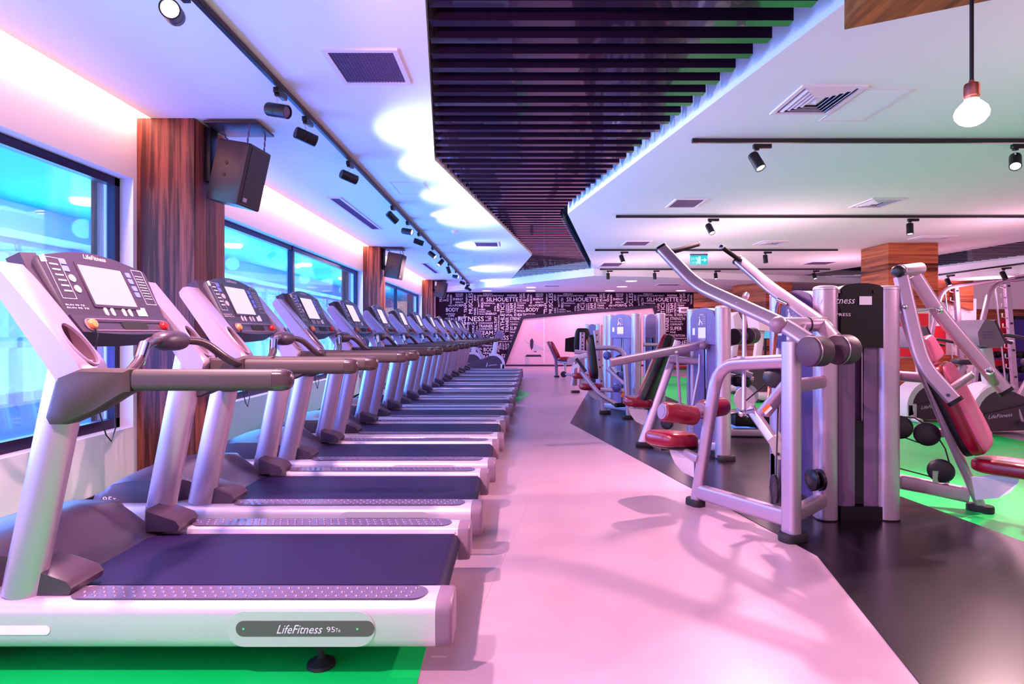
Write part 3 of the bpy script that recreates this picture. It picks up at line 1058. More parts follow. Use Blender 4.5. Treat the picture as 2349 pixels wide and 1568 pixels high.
    b._merge([CP(-.305, .315, .0057), CP(-.275, .325, .0057), CP(-.275, .295, .0057), CP(-.305, .29, .0057)], [[0, 1, 2, 3]])
    P('sticker', b, 'label_white', con, smooth=None)

    # heart-rate bar between the handrails, with its pod
    b = MB()
    path = fillet([V(-1.135, .06, 1.02), V(-1.15, .16, 1.06), V(-1.185, .26, 1.135), V(-1.215, .40, 1.14), V(-1.215, TW - .40, 1.14), V(-1.185, TW - .26, 1.135), V(-1.13, TW - .16, 1.05), V(-1.11, TW - .06, 1.015)], .12, 6)
    b.tube(path, .0185, 14)
    hb = P('pulse_bar', b, 'grip_cap', smooth=60)
    b = MB()
    b.pad(V(-1.212, TW / 2, 1.138), (.05, .10, .042), None, .8, 28, 14)
    P('pulse_pod', b, 'console_dark', hb, smooth=70)
    b = MB().tube([V(-1.155, .17, 1.066), V(-1.182, .245, 1.126)], .0205, 14)
    P('pulse_sensor', b, 'chrome', hb, smooth=60)
    # safety cord under the left stop button
    b = MB()
    s0 = CP(-.228, .02, .03)
    b.tube([s0, s0 + V(.012, 0, -.03), s0 + V(.006, .0, -.075), s0 + V(-.004, .01, -.12)], .003, 6)
    s1 = s0 + V(-.004, .01, -.12)
    b.box(s1 - V(.006, .012, .02), s1 + V(.006, .03, .005), .002)
    b.tube([s1 + V(0, .024, -.01), s1 + V(0, .03, -.06), s1 + V(-.01, .026, -.10), s1 + V(-.01, .03, -.19), s1 + V(0, .06, -.30), s1 + V(0, .09, -.33), s1 + V(0, .115, -.28), s1 + V(0, .11, -.2)], .0028, 6)
    b.tube([s1 + V(0, -.005, -.01), s1 + V(.002, -.01, -.06), s1 + V(-.004, -.02, -.10), s1 + V(-.004, -.012, -.2)], .0028, 6)
    P('safety_cord', b, 'cable', smooth=60)
    return R


TMILL = make_treadmill()
ORD = ['nearest the camera', 'second from the camera', 'third from the camera', 'fourth from the camera', 'fifth from the camera', 'sixth from the camera',
       'seventh from the camera', 'sixth from the far end', 'fifth from the far end', 'fourth from the far end', 'third from the far end', 'second from the far end', 'at the far end of the row']
NT = 12
for i in range(NT):
    o = TMILL if i == 0 else copy_tree(TMILL)
    k = ORD[i] if i < 7 else ['fifth from the far end', 'fourth from the far end', 'third from the far end', 'next to last', 'last'][i - 7]
    yy = 2.0 + 1.11 * i + (.1 if i >= 7 else 0)
    o.location = (-.215 + .0347 * i, yy, 0)
    o['label'] = 'silver treadmill with lit white console screen, %s in the window row' % k
    if i == 11: o['label'] = 'silver treadmill last in the window row, in front of the lettered wall'
    if i == 10: o['label'] = 'silver treadmill next to last in the window row, towards the lettered wall'
    o['category'] = 'treadmill'
    o['group'] = 'row of treadmills along the windows'
# ================================================================== track lights, vents, speakers, sign
def track(name, p0, p1, label):
    b = MB()
    b.sweep([p0, p1], rr(.036, .034, .005, 1))
    o = b.build(name, 'track_black')
    tag(o, label, 'light track')
    d = (Vector(p1) - Vector(p0)).normalized()
    b = MB()
    b.sweep([Vector(p0) - d * .001, Vector(p0) + d * .05], rr(.038, .036, .005, 1))
    b.build('end_cap', 'black', o)
    return o


ZT = ZC - .024
LEFT = track('light_track', V(-1.53, .6, ZT), V(-1.53, 19.55, ZT), 'long black light track running along the ceiling above the treadmills')
R1 = track('light_track', V(1.464, 4.965, ZT), V(5.6, 4.965, ZT), 'nearest right-hand black light track below the square air diffuser')
R2 = track('light_track', V(1.37, 8.19, ZT), V(7.6, 8.19, ZT), 'second black light track from the camera on the right ceiling')
R3 = track('light_track', V(1.52, 11.5, ZT), V(6.19, 11.5, ZT), 'third black light track from the camera, just before the exit sign')
R4 = track('light_track', V(2.1, 14.96, ZT), V(7.86, 14.96, ZT), 'farthest right-hand black light track, along the soffit edge')
for o in (LEFT, R1, R2, R3, R4):
    o['group'] = 'ceiling light tracks'
r5a, r5b = W(2154, 630, 11.9), W(2400, 597, 10.2)
R5 = track('light_track', r5a, r5b, 'slanting black light track on the far right beam beside the clad column')
SPOTS = []


def spot(label, adaptor, aim, lit=True, along=(0, 1, 0), L=.155, r=.043, drop=.10):
    """track head: adaptor box on the track, stem, cylinder head, glowing face"""
    a = Vector(adaptor)
    R = empty('track_spotlight', a, label, 'spotlight', 'track spotlights')
    al = Vector(along).normalized()
    m3 = rot_to((0, 0, 1), al)
    b = MB().obox(a + al * .045 + V(0, 0, -.036), (.15, .036, .036), m3, .004)
    b.obox(a + V(0, 0, -.06), (.036, .03, .02), m3, .003)
    b.build('adaptor', 'black', R)
    hc = a + V(0, 0, -.06 - drop)
    MB().cyl(a + V(0, 0, -.065), hc, .0065, n=10).build('stem', 'chrome', R)
    d = Vector(aim).normalized()
    b = MB()
    c = hc
    b.lathe(c - d * L * .5, d, [(0, r * .86), (.006, r * .97), (.012, r), (L * .45, r), (L * .46, r * .97), (L * .49, r * .97), (L * .50, r), (L, r), (L, r * .86), (L - .02, r * .8)], 24, cap=True)
    hd = b.build('lamp_head', 'black', R)
    f = c + d * (L * .5 - .012)
    b = MB().lathe(f, d, [(0, r * .84), (.004, r * .82), (.008, r * .5)], 20)
    b.build('lamp_face', 'lamp_hot' if lit else 'vent_dark', hd)
    SPOTS.append((c + d * (L * .5 + .015), d, lit))
    return R


def on_left(y):
    return V(-1.53, y, ZT - .01)


ls = [(2.66, (.35, -.9, -.25), True, 'bright track spotlight at the top edge, first on the window-side track'),
      (3.83, (.93, -.28, -.24), False, 'black track spotlight before the near loudspeaker, second on the window-side track'),
      (4.34, (.75, .6, -.24), False, 'black track spotlight beside the near loudspeaker, third on the window-side track'),
      (5.46, (.72, .66, -.22), False, 'black track spotlight past the near loudspeaker, beside the ceiling access panel'),
      (7.37, (.6, .5, -.6), False, 'black track spotlight pointing down, fifth from the camera on the window-side track'),
      (8.39, (.95, -.25, -.2), True, 'lit track spotlight pointing right, sixth on the window-side track'),
      (9.36, (.9, .25, -.3), False, 'dark track spotlight seventh from the camera on the window-side track'),
      (10.9, (.75, -.3, -.6), True, 'lit track spotlight pointing down right, eighth on the window-side track'),
      (12.1, (-.5, -.5, -.7), True, 'lit track spotlight pointing down left, ninth on the window-side track'),
      (13.5, (.3, .3, -.9), False, 'dark track spotlight pointing steeply down, tenth on the window-side track'),
      (15.1, (.9, -.3, -.2), True, 'lit track spotlight fourth from the far end of the window-side track'),
      (17.0, (.9, .2, -.4), False, 'dark track spotlight third from the far end of the window-side track'),
      (18.5, (-.4, -.3, -.8), False, 'dark track spotlight second from the far end of the window-side track'),
      (19.4, (.8, .2, -.5), False, 'dark track spotlight at the far end of the window-side track')]
for y, d, lit, lab in ls:
    spot(lab, on_left(y), d, lit)
for x, d, lit, lab in ((2.0, (.28, -.42, -.86), True, 'lit track spotlight at the left end of the nearest right-hand track'),
                       (4.15, (-.45, -.55, -.7), True, 'dazzling track spotlight at the right edge of the picture')):
    spot(lab, V(x, 4.965, ZT - .01), d, lit, (1, 0, 0))
for x, d, lit, lab in ((2.66, (.22, -.5, -.84), True, 'lit track spotlight at the left of the second right-hand track'),
                       (5.4, (-.1, -.2, -1), True, 'lit track spotlight pointing straight down, right part of the second right-hand track')):
    spot(lab, V(x, 8.19, ZT - .01), d, lit, (1, 0, 0))
for x, d, lit, lab in ((2.04, (.25, -.3, -.9), True, 'lit track spotlight at the left of the third right-hand track'),
                       (4.8, (.05, -.1, -1), False, 'track spotlight right of the exit sign on the third right-hand track')):
    spot(lab, V(x, 11.5, ZT - .01), d, lit, (1, 0, 0))
for x, d, lit, lab in ((2.3, (0, 0, -1), False, 'dark track spotlight leftmost on the farthest right-hand track'),
                       (3.47, (.05, 0, -1), False, 'dark track spotlight second from the left on the farthest right-hand track'),
                       (5.0, (0, -.3, -1), True, 'lit track spotlight below the exit sign on the farthest right-hand track'),
                       (7.47, (.1, -.4, -.9), True, 'lit track spotlight at the right end of the farthest right-hand track')):
    spot(lab, V(x, 14.96, ZT - .01), d, lit, (1, 0, 0))
dd = (r5b - r5a)
for t, lit, lab in ((.10, True, 'lit track spotlight at the left of the slanting far right track'), (.64, False, 'dark track spotlight in the middle of the slanting far right track')):
    spot(lab, r5a + dd * t + V(0, 0, -.01), (.1, -.4, -.9), lit, dd)

# ---- vents
def ring_frame(b, x0, x1, y0, y1, t, z, h):
    b.box((x0, y0, z), (x1, y0 + t, z + h)).box((x0, y1 - t, z), (x1, y1, z + h)).box((x0, y0 + t, z), (x0 + t, y1 - t, z + h)).box((x1 - t, y0 + t, z), (x1, y1 - t, z + h))
    return b


def vent(label, x0, x1, y0, y1, kind='grid', z=ZC, t=.03):
    b = ring_frame(MB(), x0, x1, y0, y1, t, z - .012, .014)
    o = b.build('ceiling_vent', 'label_white')
    tag(o, label, 'vent', 'ceiling vents')
    xi, xj, yi, yj = x0 + t, x1 - t, y0 + t, y1 - t
    MB().box((xi, yi, z - .001), (xj, yj, z + .001)).build('backing', 'black', o)
    b = MB()
    if kind == 'grid':
        n = max(3, int((xj - xi) / .018)); m = max(3, int((yj - yi) / .018))
        for k in range(1, n): b.box((xi + (xj - xi) * k / n - .0022, yi, z - .009), (xi + (xj - xi) * k / n + .0022, yj, z - .002))
        if m < 60:
            for k in range(1, m): b.box((xi, yi + (yj - yi) * k / m - .0022, z - .009), (xj, yi + (yj - yi) * k / m + .0022, z - .002))
        b.build('grille', 'vent_dark', o, smooth=None)
    elif kind == 'slot':
        n = max(3, int((yj - yi) / .045))
        for k in range(1, n): b.box((xi, yi + (yj - yi) * k / n - .006, z - .010), (xj, yi + (yj - yi) * k / n + .006, z - .003))
        b.build('grille', 'vent_dark', o, smooth=None)
    else:                                      # stepped square diffuser
        for k in range(4):
            s = .034 * (k + .6) * min(1, (xj - xi) / .40)
            w_ = .02 * min(1, (xj - xi) / .4)
            # slanting blade ring
            i0 = [(xi + s, yi + s), (xj - s, yi + s), (xj - s, yj - s), (xi + s, yj - s)]
            i1 = [(xi + s + w_, yi + s + w_), (xj - s - w_, yi + s + w_), (xj - s - w_, yj - s - w_), (xi + s + w_, yj - s - w_)]
            b.loft([[(x, y, z - .004) for x, y in i0], [(x, y, z - .018) for x, y in i1], [(x, y, z - .015) for x, y in i1], [(x, y, z - .002) for x, y in i0]], cap=False)
        s = .034 * 4.6 * min(1, (xj - xi) / .40)
        cx, cy = (xi + xj) / 2, (yi + yj) / 2
        b._merge([(xi + s, yi + s, z - .004), (xj - s, yi + s, z - .004), (xj - s, yj - s, z - .004), (xi + s, yj - s, z - .004), (cx, cy, z - .02)], [[0, 1, 4], [1, 2, 4], [2, 3, 4], [3, 0, 4]])
        b.build('blades', 'label_white', o, smooth=None)
    return o


vent('large square grille in the ceiling left of the slats', -1.115, -.678, 3.40, 3.875)
vent('long narrow grille between window wall and light track, nearer one', -2.26, -2.09, 7.12, 9.3, 'slot')
vent('long narrow grille between window wall and light track, farther one', -2.21, -2.06, 13.8, 16.1, 'slot')
vent('rectangular slotted vent near the point of the left ceiling', -.77, -.31, 10.6, 11.16, 'slot')
vent('stepped square diffuser right of the slats, beside an access panel', 1.87, 2.30, 3.90, 4.41, 'step')
vent('small square grille above the second right-hand track', 1.92, 2.31, 7.19, 7.69)
vent('stepped square diffuser above the right part of the second track', 4.28, 4.70, 7.17, 7.69, 'step')
vent('slotted vent left above the third right-hand track', 1.93, 2.40, 10.5, 11.05, 'slot')
vent('stepped diffuser right above the third right-hand track', 4.33, 4.78, 10.45, 10.95, 'step')
vent('slim diffuser above the walnut clad column', 6.75, 7.35, 9.93, 10.3, 'step')
vent('slotted vent left of the exit sign above the farthest track', 2.0, 2.5, 13.7, 14.5, 'slot')
vent('grey grille right above the farthest right-hand track', 6.7, 7.3, 13.5, 14.1)
vent('thin vent in the lowered ceiling before the lettered wall', .85, 1.35, 18.1, 18.5, 'slot', ZS)
vent('thin vent in the lowered ceiling right of the far mirror', 4.2, 4.9, 17.6, 18.1, 'slot', ZS)
for lab, (x0, x1, y0, y1) in (('flush access panel beside the stepped diffuser', (2.31, 2.655, 3.96, 4.56)), ('flush access panel right of the window-side track', (-1.36, -.98, 6.4, 6.95)), ('flush access panel at the far left ceiling', (-.95, -.55, 13.0, 13.7))):
    o = ring_frame(MB(), x0, x1, y0, y1, .014, ZC - .004, .006).build('ceiling_hatch', 'label_white')
    tag(o, lab, 'ceiling panel')
    MB().box((x0 + .022, y0 + .022, ZC - .004), (x1 - .022, y1 - .022, ZC + .002)).build('door', 'ceiling', o)
for lab, x, y, z in (('white smoke detector on the left ceiling', -.98, 9.45, ZC), ('white smoke detector on the lowered far ceiling', .2, 17.6, ZS)):
    o = MB().lathe((x, y, z), (0, 0, -1), [(0, .055), (.015, .055), (.025, .042), (.045, .03), (.05, .012)], 20).build('smoke_detector', 'label_white')
    tag(o, lab, 'smoke detector')
# downlights in the lowered ceiling
for lab, x, y in (('round lit downlight nearest the left end of the lettered wall', -1.0, 20.4), ('round lit downlight above the left part of the far mirror, nearer of two', .47, 18.9), ('round lit downlight above the left part of the far mirror, farther of two', .5, 20.4),
                  ('round lit downlight nearest of three over the mirror right half', 3.2, 16.6), ('round lit downlight middle of three over the mirror right half', 3.3, 18.6), ('round lit downlight farthest of three over the mirror right half', 3.2, 20.4), ('round lit downlight near the walnut wall', 5.6, 20.3)):
    o = MB().lathe((x, y, ZS + .002), (0, 0, -1), [(0, .16), (.012, .16), (.018, .14), (.018, .01)], 24).build('downlight', 'lamp_cool')
    tag(o, lab, 'ceiling light', 'downlights in the lowered ceiling')

# ---- exit sign hung from the ceiling
ec = W(1603, 596, 12.0)
R = empty('exit_sign', ec, 'lit cyan exit sign hanging from the right ceiling', 'sign')
MB().box(ec + V(-.175, -.012, -.095), ec + V(.175, .012, .095), .004).build('panel', 'exit', R)
MB().box(ec + V(-.178, -.016, .093), ec + V(.178, .016, .125), .004).build('housing', 'vent_dark', R)
b = MB()
for dx in (-.12, .12):
    b.cyl(ec + V(dx, 0, .12), V(ec.x + dx, ec.y, ZC), .004, n=8)
b.build('hanger', 'chrome', R)
b = MB()
fy = -.014
b.text('EXIT', ec + V(-.155, fy, -.005), (1, 0, 0), (0, 0, 1), .12, .055)
b.text('\u00c7IKI\u015e', ec + V(-.155, fy, -.08), (1, 0, 0), (0, 0, 1), .11, .05)
b._merge([ec + V(-.015, fy, -.08), ec + V(.035, fy, -.08), ec + V(.035, fy, .07), ec + V(-.015, fy, .07)], [[0, 1, 2, 3]])
b.build('lettering', 'exit_ink', R, smooth=None)
b = MB()
b._merge([ec + V(.05, fy, -.012), ec + V(.11, fy, -.012), ec + V(.11, fy, .012), ec + V(.05, fy, .012)], [[0, 1, 2, 3]])
b._merge([ec + V(.105, fy, -.045), ec + V(.16, fy, 0), ec + V(.105, fy, .045)], [[0, 1, 2]])
b.build('arrow', 'exit_ink', R, smooth=None)
b = MB()
b._merge([ec + V(-.05, fy, -.08), ec + V(-.03, fy, -.08), ec + V(-.012, fy, -.02), ec + V(-.03, fy, .05), ec + V(-.045, fy, .045), ec + V(-.035, fy, -.02)], [[0, 1, 2, 3, 4, 5]])
b.build('running_figure', 'exit_ink', R, smooth=None)

# ---- pendant bulb
bc = W(2229, 255, 2.3)
R = empty('pendant_bulb', bc, 'bare glowing round bulb hanging on a black cord, upper right', 'pendant lamp')
MB().cyl(V(bc.x, bc.y, bc.z + .115), V(bc.x, bc.y, 2.8), .0072, n=10).build('cord', 'cable', R)
MB().lathe(bc + V(0, 0, .045), (0, 0, 1), [(0, .024), (.01, .025), (.012, .027), (.05, .027), (.06, .024), (.066, .01), (.074, .009)], 20).build('lamp_socket', 'copper', R)
MB().lathe(bc + V(0, 0, -.058), (0, 0, 1), [(0, .004), (.004, .022), (.016, .042), (.034, .055), (.052, .058), (.070, .052), (.086, .038), (.098, .026), (.108, .023)], 26).build('bulb', 'bulb', R)

# ---- loudspeakers hung on the pillars
def speaker(label, c, yaw, tilt, k=1.0, plate_lo=None, plate_hi=None):
    R = empty('loudspeaker', c, label, 'loudspeaker', 'loudspeakers on the wall pillars')
    m3 = Matrix.Rotation(yaw, 3, 'Z') @ Matrix.Rotation(tilt, 3, 'Y')
    T = lambda p: Vector(c) + m3 @ (Vector(p) * k)
    # front faces +x ; trapezoid plan
    ring = lambda z, s: [T((x * s, y * s, z)) for x, y in ((-.15, -.10), (.10, -.15), (.135, -.15), (.15, -.14), (.15, .14), (.135, .15), (.10, .15), (-.15, .10))]
    MB().loft([ring(-.235, .96), ring(-.225, 1), ring(.225, 1), ring(.235, .96)]).build('cabinet', 'speaker', R, smooth=30)
    b = MB().loft([[T((x, y, z)) for y, z in ((-.128, -.215), (.128, -.215), (.128, .215), (-.128, .215))] for x in (.148, .154)])
    g = b.build('front_grille', 'grille', R)
    MB().loft([[T((x, y, z)) for y, z in ((-.11, -.20), (-.06, -.20), (-.06, -.17), (-.11, -.17))] for x in (.1545, .156)]).build('maker_plate', 'key_grey', g)
    b = MB()
    for z in (.06, -.03):
        b.lathe(T((-.03, -.1245, z)), m3 @ V(.02, -1, 0), [(0, .014), (.006, .014), (.006, .004)], 14)
    b.build('handle_insert', 'black', R)
    lo, hi = Vector(plate_lo), Vector(plate_hi)
    MB().box(lo, hi, .004).build('ceiling_plate', 'speaker', R)
    for p, q in (((.10, -.12, .235), (lo.x * .15 + hi.x * .85, lo.y + .03)), ((.10, .12, .235), (lo.x * .15 + hi.x * .85, hi.y - .03)), ((-.13, 0, .235), (lo.x * .85 + hi.x * .15, (lo.y + hi.y) / 2))):
        a0 = T(p); a1 = V(q[0], q[1], lo.z)
        n = 3
        b = MB()
        for i in range(n):
            p0 = a0 + (a1 - a0) * (i / n); p1 = a0 + (a1 - a0) * ((i + 1) / n)
            b.tube([p0, p1], .004, 6)
            b.ball((p0 + p1) / 2, (.006, .012, .02), 10)
        b.build('chain', 'vent_dark', R)
    b = MB()
    w0 = V(lo.x - .03, (lo.y + hi.y) / 2, 0)
    b.box((w0.x - .02, w0.y - .06, c[2] - .06), (w0.x + .03, w0.y + .06, ZC - .03), .006)
    b.tube([V(w0.x, w0.y, c[2] + .05), V(w0.x + .04, w0.y - .05, c[2] - .02), T((-.15, 0, -.02))], .016, 8)
    b.tube([V(w0.x, w0.y, c[2] - .04), V(w0.x + .06, w0.y - .03, c[2] - .14), T((-.15, 0, -.14))], .012, 8)
    b.build('wall_bracket', 'black', R)
    return R


speaker('black loudspeaker chained to the nearest walnut pillar', W(545, 402, 4.66), math.radians(-6), math.radians(13), 1.0, (-2.36, 4.50, 2.755), (-1.96, 4.84, 2.775))
speaker('black loudspeaker chained to the middle walnut pillar', W(906, 610, 11.35), math.radians(-4), math.radians(11), 1.0, (-2.5, 11.2, 2.755), (-2.14, 11.55, 2.775))
speaker('black loudspeaker on the farthest walnut pillar', W(1012, 664, 18.3), math.radians(-4), math.radians(10), 1.0, (-2.5, 18.15, 2.755), (-2.14, 18.5, 2.775))
# ================================================================== strength machines
class Mach:
    def __init__(s, name, loc, label, cat='exercise machine', group=None):
        s.R = empty(name, loc, label, cat, group)

    def add(s, name, b, m, par=None, smooth=45):
        return b.build(name, m, par or s.R, smooth=smooth)

    def bar(s, name, path, w=.06, h=.085, r=.022, fil=0.0, m='silver', up=(0, 0, 1), par=None):
        p = [Vector(q) for q in path]
        if fil: p = fillet(p, fil, 7)
        return s.add(name, MB().sweep(p, rr(w, h, r, 4), up), m, par, 50)

    def rod(s, name, path, r=.012, m='chrome', par=None):
        return s.add(name, MB().tube([Vector(q) for q in path], r, 12), m, par, 60)

    def grip(s, p, q, r=.018, par=None, m='grip_black'):
        p, q = Vector(p), Vector(q)
        g = s.add('handle_grip', MB().cyl(p, q, r, n=16, bev=.004), m, par)
        d = (q - p).normalized()
        s.add('grip_end', MB().cyl(q - d * .002, q + d * .012, r * 1.08, n=16, bev=.003), 'chrome', g)
        return g

    def roller(s, p, q, r):
        p, q = Vector(p), Vector(q)
        d = (q - p).normalized(); L = (q - p).length
        o = s.add('roller_pad', MB().lathe(p, d, [(0, r * .80), (.004, r * .93), (.018, r), (L - .018, r), (L - .004, r * .93), (L, r * .8)], 28), 'red_pad')
        for c, dd in ((p, -d), (q, d)):
            s.add('roller_end', MB().lathe(c - dd * .004, dd, [(0, r * .80), (.010, r * .78), (.011, r * .55), (.014, r * .53), (.014, .01)], 26), 'mauve', o)
        return o

    def weight(s, p, q, r=.083, name='counterweight'):
        p, q = Vector(p), Vector(q)
        d = (q - p).normalized(); L = (q - p).length
        o = s.add(name, MB().lathe(p, d, [(0, r * .93), (.004, r * .98), (.012, r), (L - .01, r), (L, r * .95)], 36), 'weight')
        s.add('rim', MB().lathe(p + d * .013, d, [(0, r * 1.012), (.008, r * 1.012)], 36, False), 'alu', o)
        return o

    def pulley(s, c, ax, r=.065, t=.022, m='pulley', double=False):
        c, ax = Vector(c), Vector(ax).normalized()
        for k in ((-.024, .024) if double else (0,)):
            cc = c + ax * k
            s.add('pulley', MB().lathe(cc - ax * t, ax, [(0, r * .2), (.002, r * .8), (.004, r * .86), (.003, r * .9), (.006, r), (t * .9, r), (t, r * .9), (t * 1.1, r), (2 * t - .006, r), (2 * t - .003, r * .9), (2 * t, r * .8), (2 * t, .01)], 30), m)

    def foot(s, c, d=(1, 0, 0), L=.15, Wd=.095, h=.045):
        c = Vector(c)
        d = Vector(d).normalized(); n = Vector((-d.y, d.x, 0))
        pts = [d * a + n * b_ for a, b_ in rr(L, Wd, Wd * .42, 5)]
        s.add('foot_pad', MB().loft([[c + p * k + V(0, 0, z) for p in pts] for z, k in ((0, .97), (.006, 1), (h - .01, 1), (h, .94))]), 'black_matte')

    def tower(s, a, b, h, n, header='shroud', shroud='shroud', far=True, text=None, placard=True, near=True, foot=False, hz=.36, cw=.138, arch=(.10, .10)):
        """weight tower: columns at a and b, panel facing n"""
        a, b = V(a[0], a[1], 0), V(b[0], b[1], 0)
        n = V(n[0], n[1], 0).normalized()
        d = (b - a).normalized()
        L = (b - a).length
        nn = d.cross(V(0, 0, 1))
        if nn.dot(n) < 0: nn = -nn
        n = nn
        for c, use, sg in ((a, near, 1), (b, far, -1)):
            if not use: continue
            prof = [d * p + n * q for p, q in rr(cw, cw * .95, cw * .40, 6)]
            o = s.add('tower_column', MB().loft([[c + p + V(0, 0, z) for p in prof] for z in (.03 if foot else .006, h - .022)]), 'alu', smooth=50)
            s.add('column_base', MB().loft([[c + p * k + V(0, 0, z) for p in prof] for z, k in ((0, 1.05), (.012, 1.05))]), 'black', o)
            s.add('column_cap', MB().loft([[c + p * k + V(0, 0, h - .02 + z) for p in prof] for z, k in ((0, 1.012), (.010, 1.012), (.018, .95), (.024, .7))]), 'rail_silver', o)
        x0, x1 = cw * .36, L - cw * .36
        if not far: x1 = L
        zl = h - hz
        off = cw * .30

        def PN(x, z, o):
            return a + d * x + n * o + V(0, 0, z)
        # header with arched top, running back over the stack
        ac, ar = arch
        outl = [(x0, zl), (x0, h - ac)]
        for i in range(1, 12):
            t = i / 12
            outl.append((x0 + (x1 - x0) * t, h - ac + ar * math.sin(PI * t) ** .45))
        outl += [(x1, h - ac), (x1, zl)]
        hd = s.add('header_panel', MB().prism([PN(x, z, off) for x, z in outl], n * .012), header, smooth=30)
        top = outl[1:-1]
        s.add('top_cover', MB().loft([[PN(x, z - .004, off - .001) for x, z in top] + [PN(x, z - .03, off - .001) for x, z in top[::-1]],
                                      [PN(x, z - .004, -off) for x, z in top] + [PN(x, z - .03, -off) for x, z in top[::-1]]]), 'rail_silver', smooth=50)
        mid = (x0 + x1) / 2
        sl = .028
        for p, q in ((x0, mid - sl), (mid + sl, x1)):
            prof = []
            for i in range(9):
                t = i / 8
                prof.append((p + (q - p) * t, .012 * math.sin(PI * t) + off * .55))
            ring = [(x, o) for x, o in prof] + [(x, o - .008) for x, o in prof[::-1]]
            s.add('shroud_panel', MB().loft([[PN(x, z, o) for x, o in ring] for z in (.09, zl + .01)]), shroud, smooth=60)
        s.add('back_panel', MB().prism([PN(x0, .09, -off), PN(x1, .09, -off), PN(x1, h - .06, -off), PN(x0, h - .06, -off)], n * -.008), shroud)
        s.add('weight_stack', MB().prism([PN(mid - .1, .10, -.03), PN(mid + .1, .10, -.03), PN(mid + .1, .62, -.03), PN(mid - .1, .62, -.03)], n * .05), 'void')
        bb = MB()
        for x in (mid - .03, mid + .03): bb.cyl(PN(x, .1, 0), PN(x, zl + .02, 0), .008, n=8)
        s.add('guide_rods', bb, 'chrome')
        s.add('base_box', MB().prism([PN(x0, .0, -.06), PN(x1, .0, -.06), PN(x1, .0, .05), PN(x0, .0, .05)], (0, 0, .09)), 'black')
        rt = d if (d.cross(V(0, 0, 1))).dot(n) > 0 else -d

        def at(u, z, o=.0135):
            """u = 0..1 across the header as read, z above header foot"""
            x = x0 + (x1 - x0) * (u if rt.dot(d) > 0 else 1 - u)
            return PN(x, z, off + o)
        ww = (x1 - x0)

        def rect(b_, u, z, w, hh, o=.0135):
            p = at(u, z, o)
            b_._merge([p, p + rt * w, p + rt * w + V(0, 0, hh), p + V(0, 0, hh)], [[0, 1, 2, 3]])
        if placard:
            w = min(.24, ww * .34)
            pb = MB(); rect(pb, .33, zl + .04, w, .27)
            pl = s.add('placard', pb, mat('placard_plum', RGB(116, 84, 136), .5) if 'placard_plum' not in bpy.data.materials else bpy.data.materials['placard_plum'], hd, smooth=None)
            pb = MB(); rect(pb, .345, zl + .06, w * .88, .105, .0142); rect(pb, .10, zl + .09, w * .32, .07)
            s.add('sticker', pb, 'label_white', pl, smooth=None)
            pb = MB()
            pb.text('LifeFitness', at(.40, zl + .285, .0145), rt, (0, 0, 1), w * .5, .02, .3)
            for k in range(4):
                rect(pb, .36 + ww * 0 + .0, zl + .265 - k * .022, w * .0 + .001, .001, .0145)
                pb.text('SEAT ADJUST', at(.33, zl + .262 - k * .022, .0145) + rt * w * .5, rt, (0, 0, 1), w * .42, .011)
            p = at(.33, zl + .19, .0145) + rt * w * .08
            for pts in (((0, 0), (.02, 0), (.035, .05), (.02, .07)), ((.015, .05), (.06, .03), (.07, .0), (.062, 0), (.05, .02)), ((.01, .07), (.022, .07), (.022, .085), (.01, .085))):
                pb._merge([p + rt * (x * w / .14) + V(0, 0, z) for x, z in pts], [list(range(len(pts)))])
            if text: pb.text(text, at(.35, zl + .045, .0145), rt, (0, 0, 1), w * .8, .012)
            s.add('lettering', pb, 'ink_white', pl, smooth=None)
        return hd, at, rt, zl


def hdir(a, b):
    v = Vector((b[0] - a[0], b[1] - a[1], 0))
    return v.normalized()


# ---------------------------------------------------------------- pulldown in the foreground
G, PS = V(1.224, 4.06, 0), V(1.557, 3.38, 0)
FD = hdir(G, PS)
LD = V(.92, .39, 0).normalized()


def on(t, z):
    p = G + (PS - G) * t
    return V(p.x, p.y, z)


A = Mach('pulldown_machine', (1.6, 3.8, 0), 'big silver pulldown machine with two raised arms, nearest right of the aisle', 'exercise machine', 'strength machines')
A.tower((1.946, 3.76), (1.972, 4.47), 1.462, (-1, 0), 'shroud_dark', 'shroud_dark', text='PULLDOWN', hz=.40)
A.bar('front_leg', [on(0, .03), on(.265, .965), on(1.0, 1.012)], .07, .075, .024, .17, up=(-.2, -.5, 1))
A.bar('post', [V(PS.x, PS.y, .04), V(PS.x, PS.y, 1.12)], .085, .098, .03, up=(.42, -.9, 0))
A.bar('base_bar', [on(.03, .10), on(.96, .118)], .062, .10, .02)
A.bar('base_link', [V(PS.x, PS.y, .135), V(1.93, 3.74, .135)], .06, .092, .02)
A.bar('upper_link', [V(PS.x, PS.y, .868), V(1.93, 3.74, .868)], .055, .078, .022)
A.foot(on(-.01, 0), FD, .135, .10)
A.foot(V(PS.x, PS.y, 0) + FD * .01, LD, .165, .11)
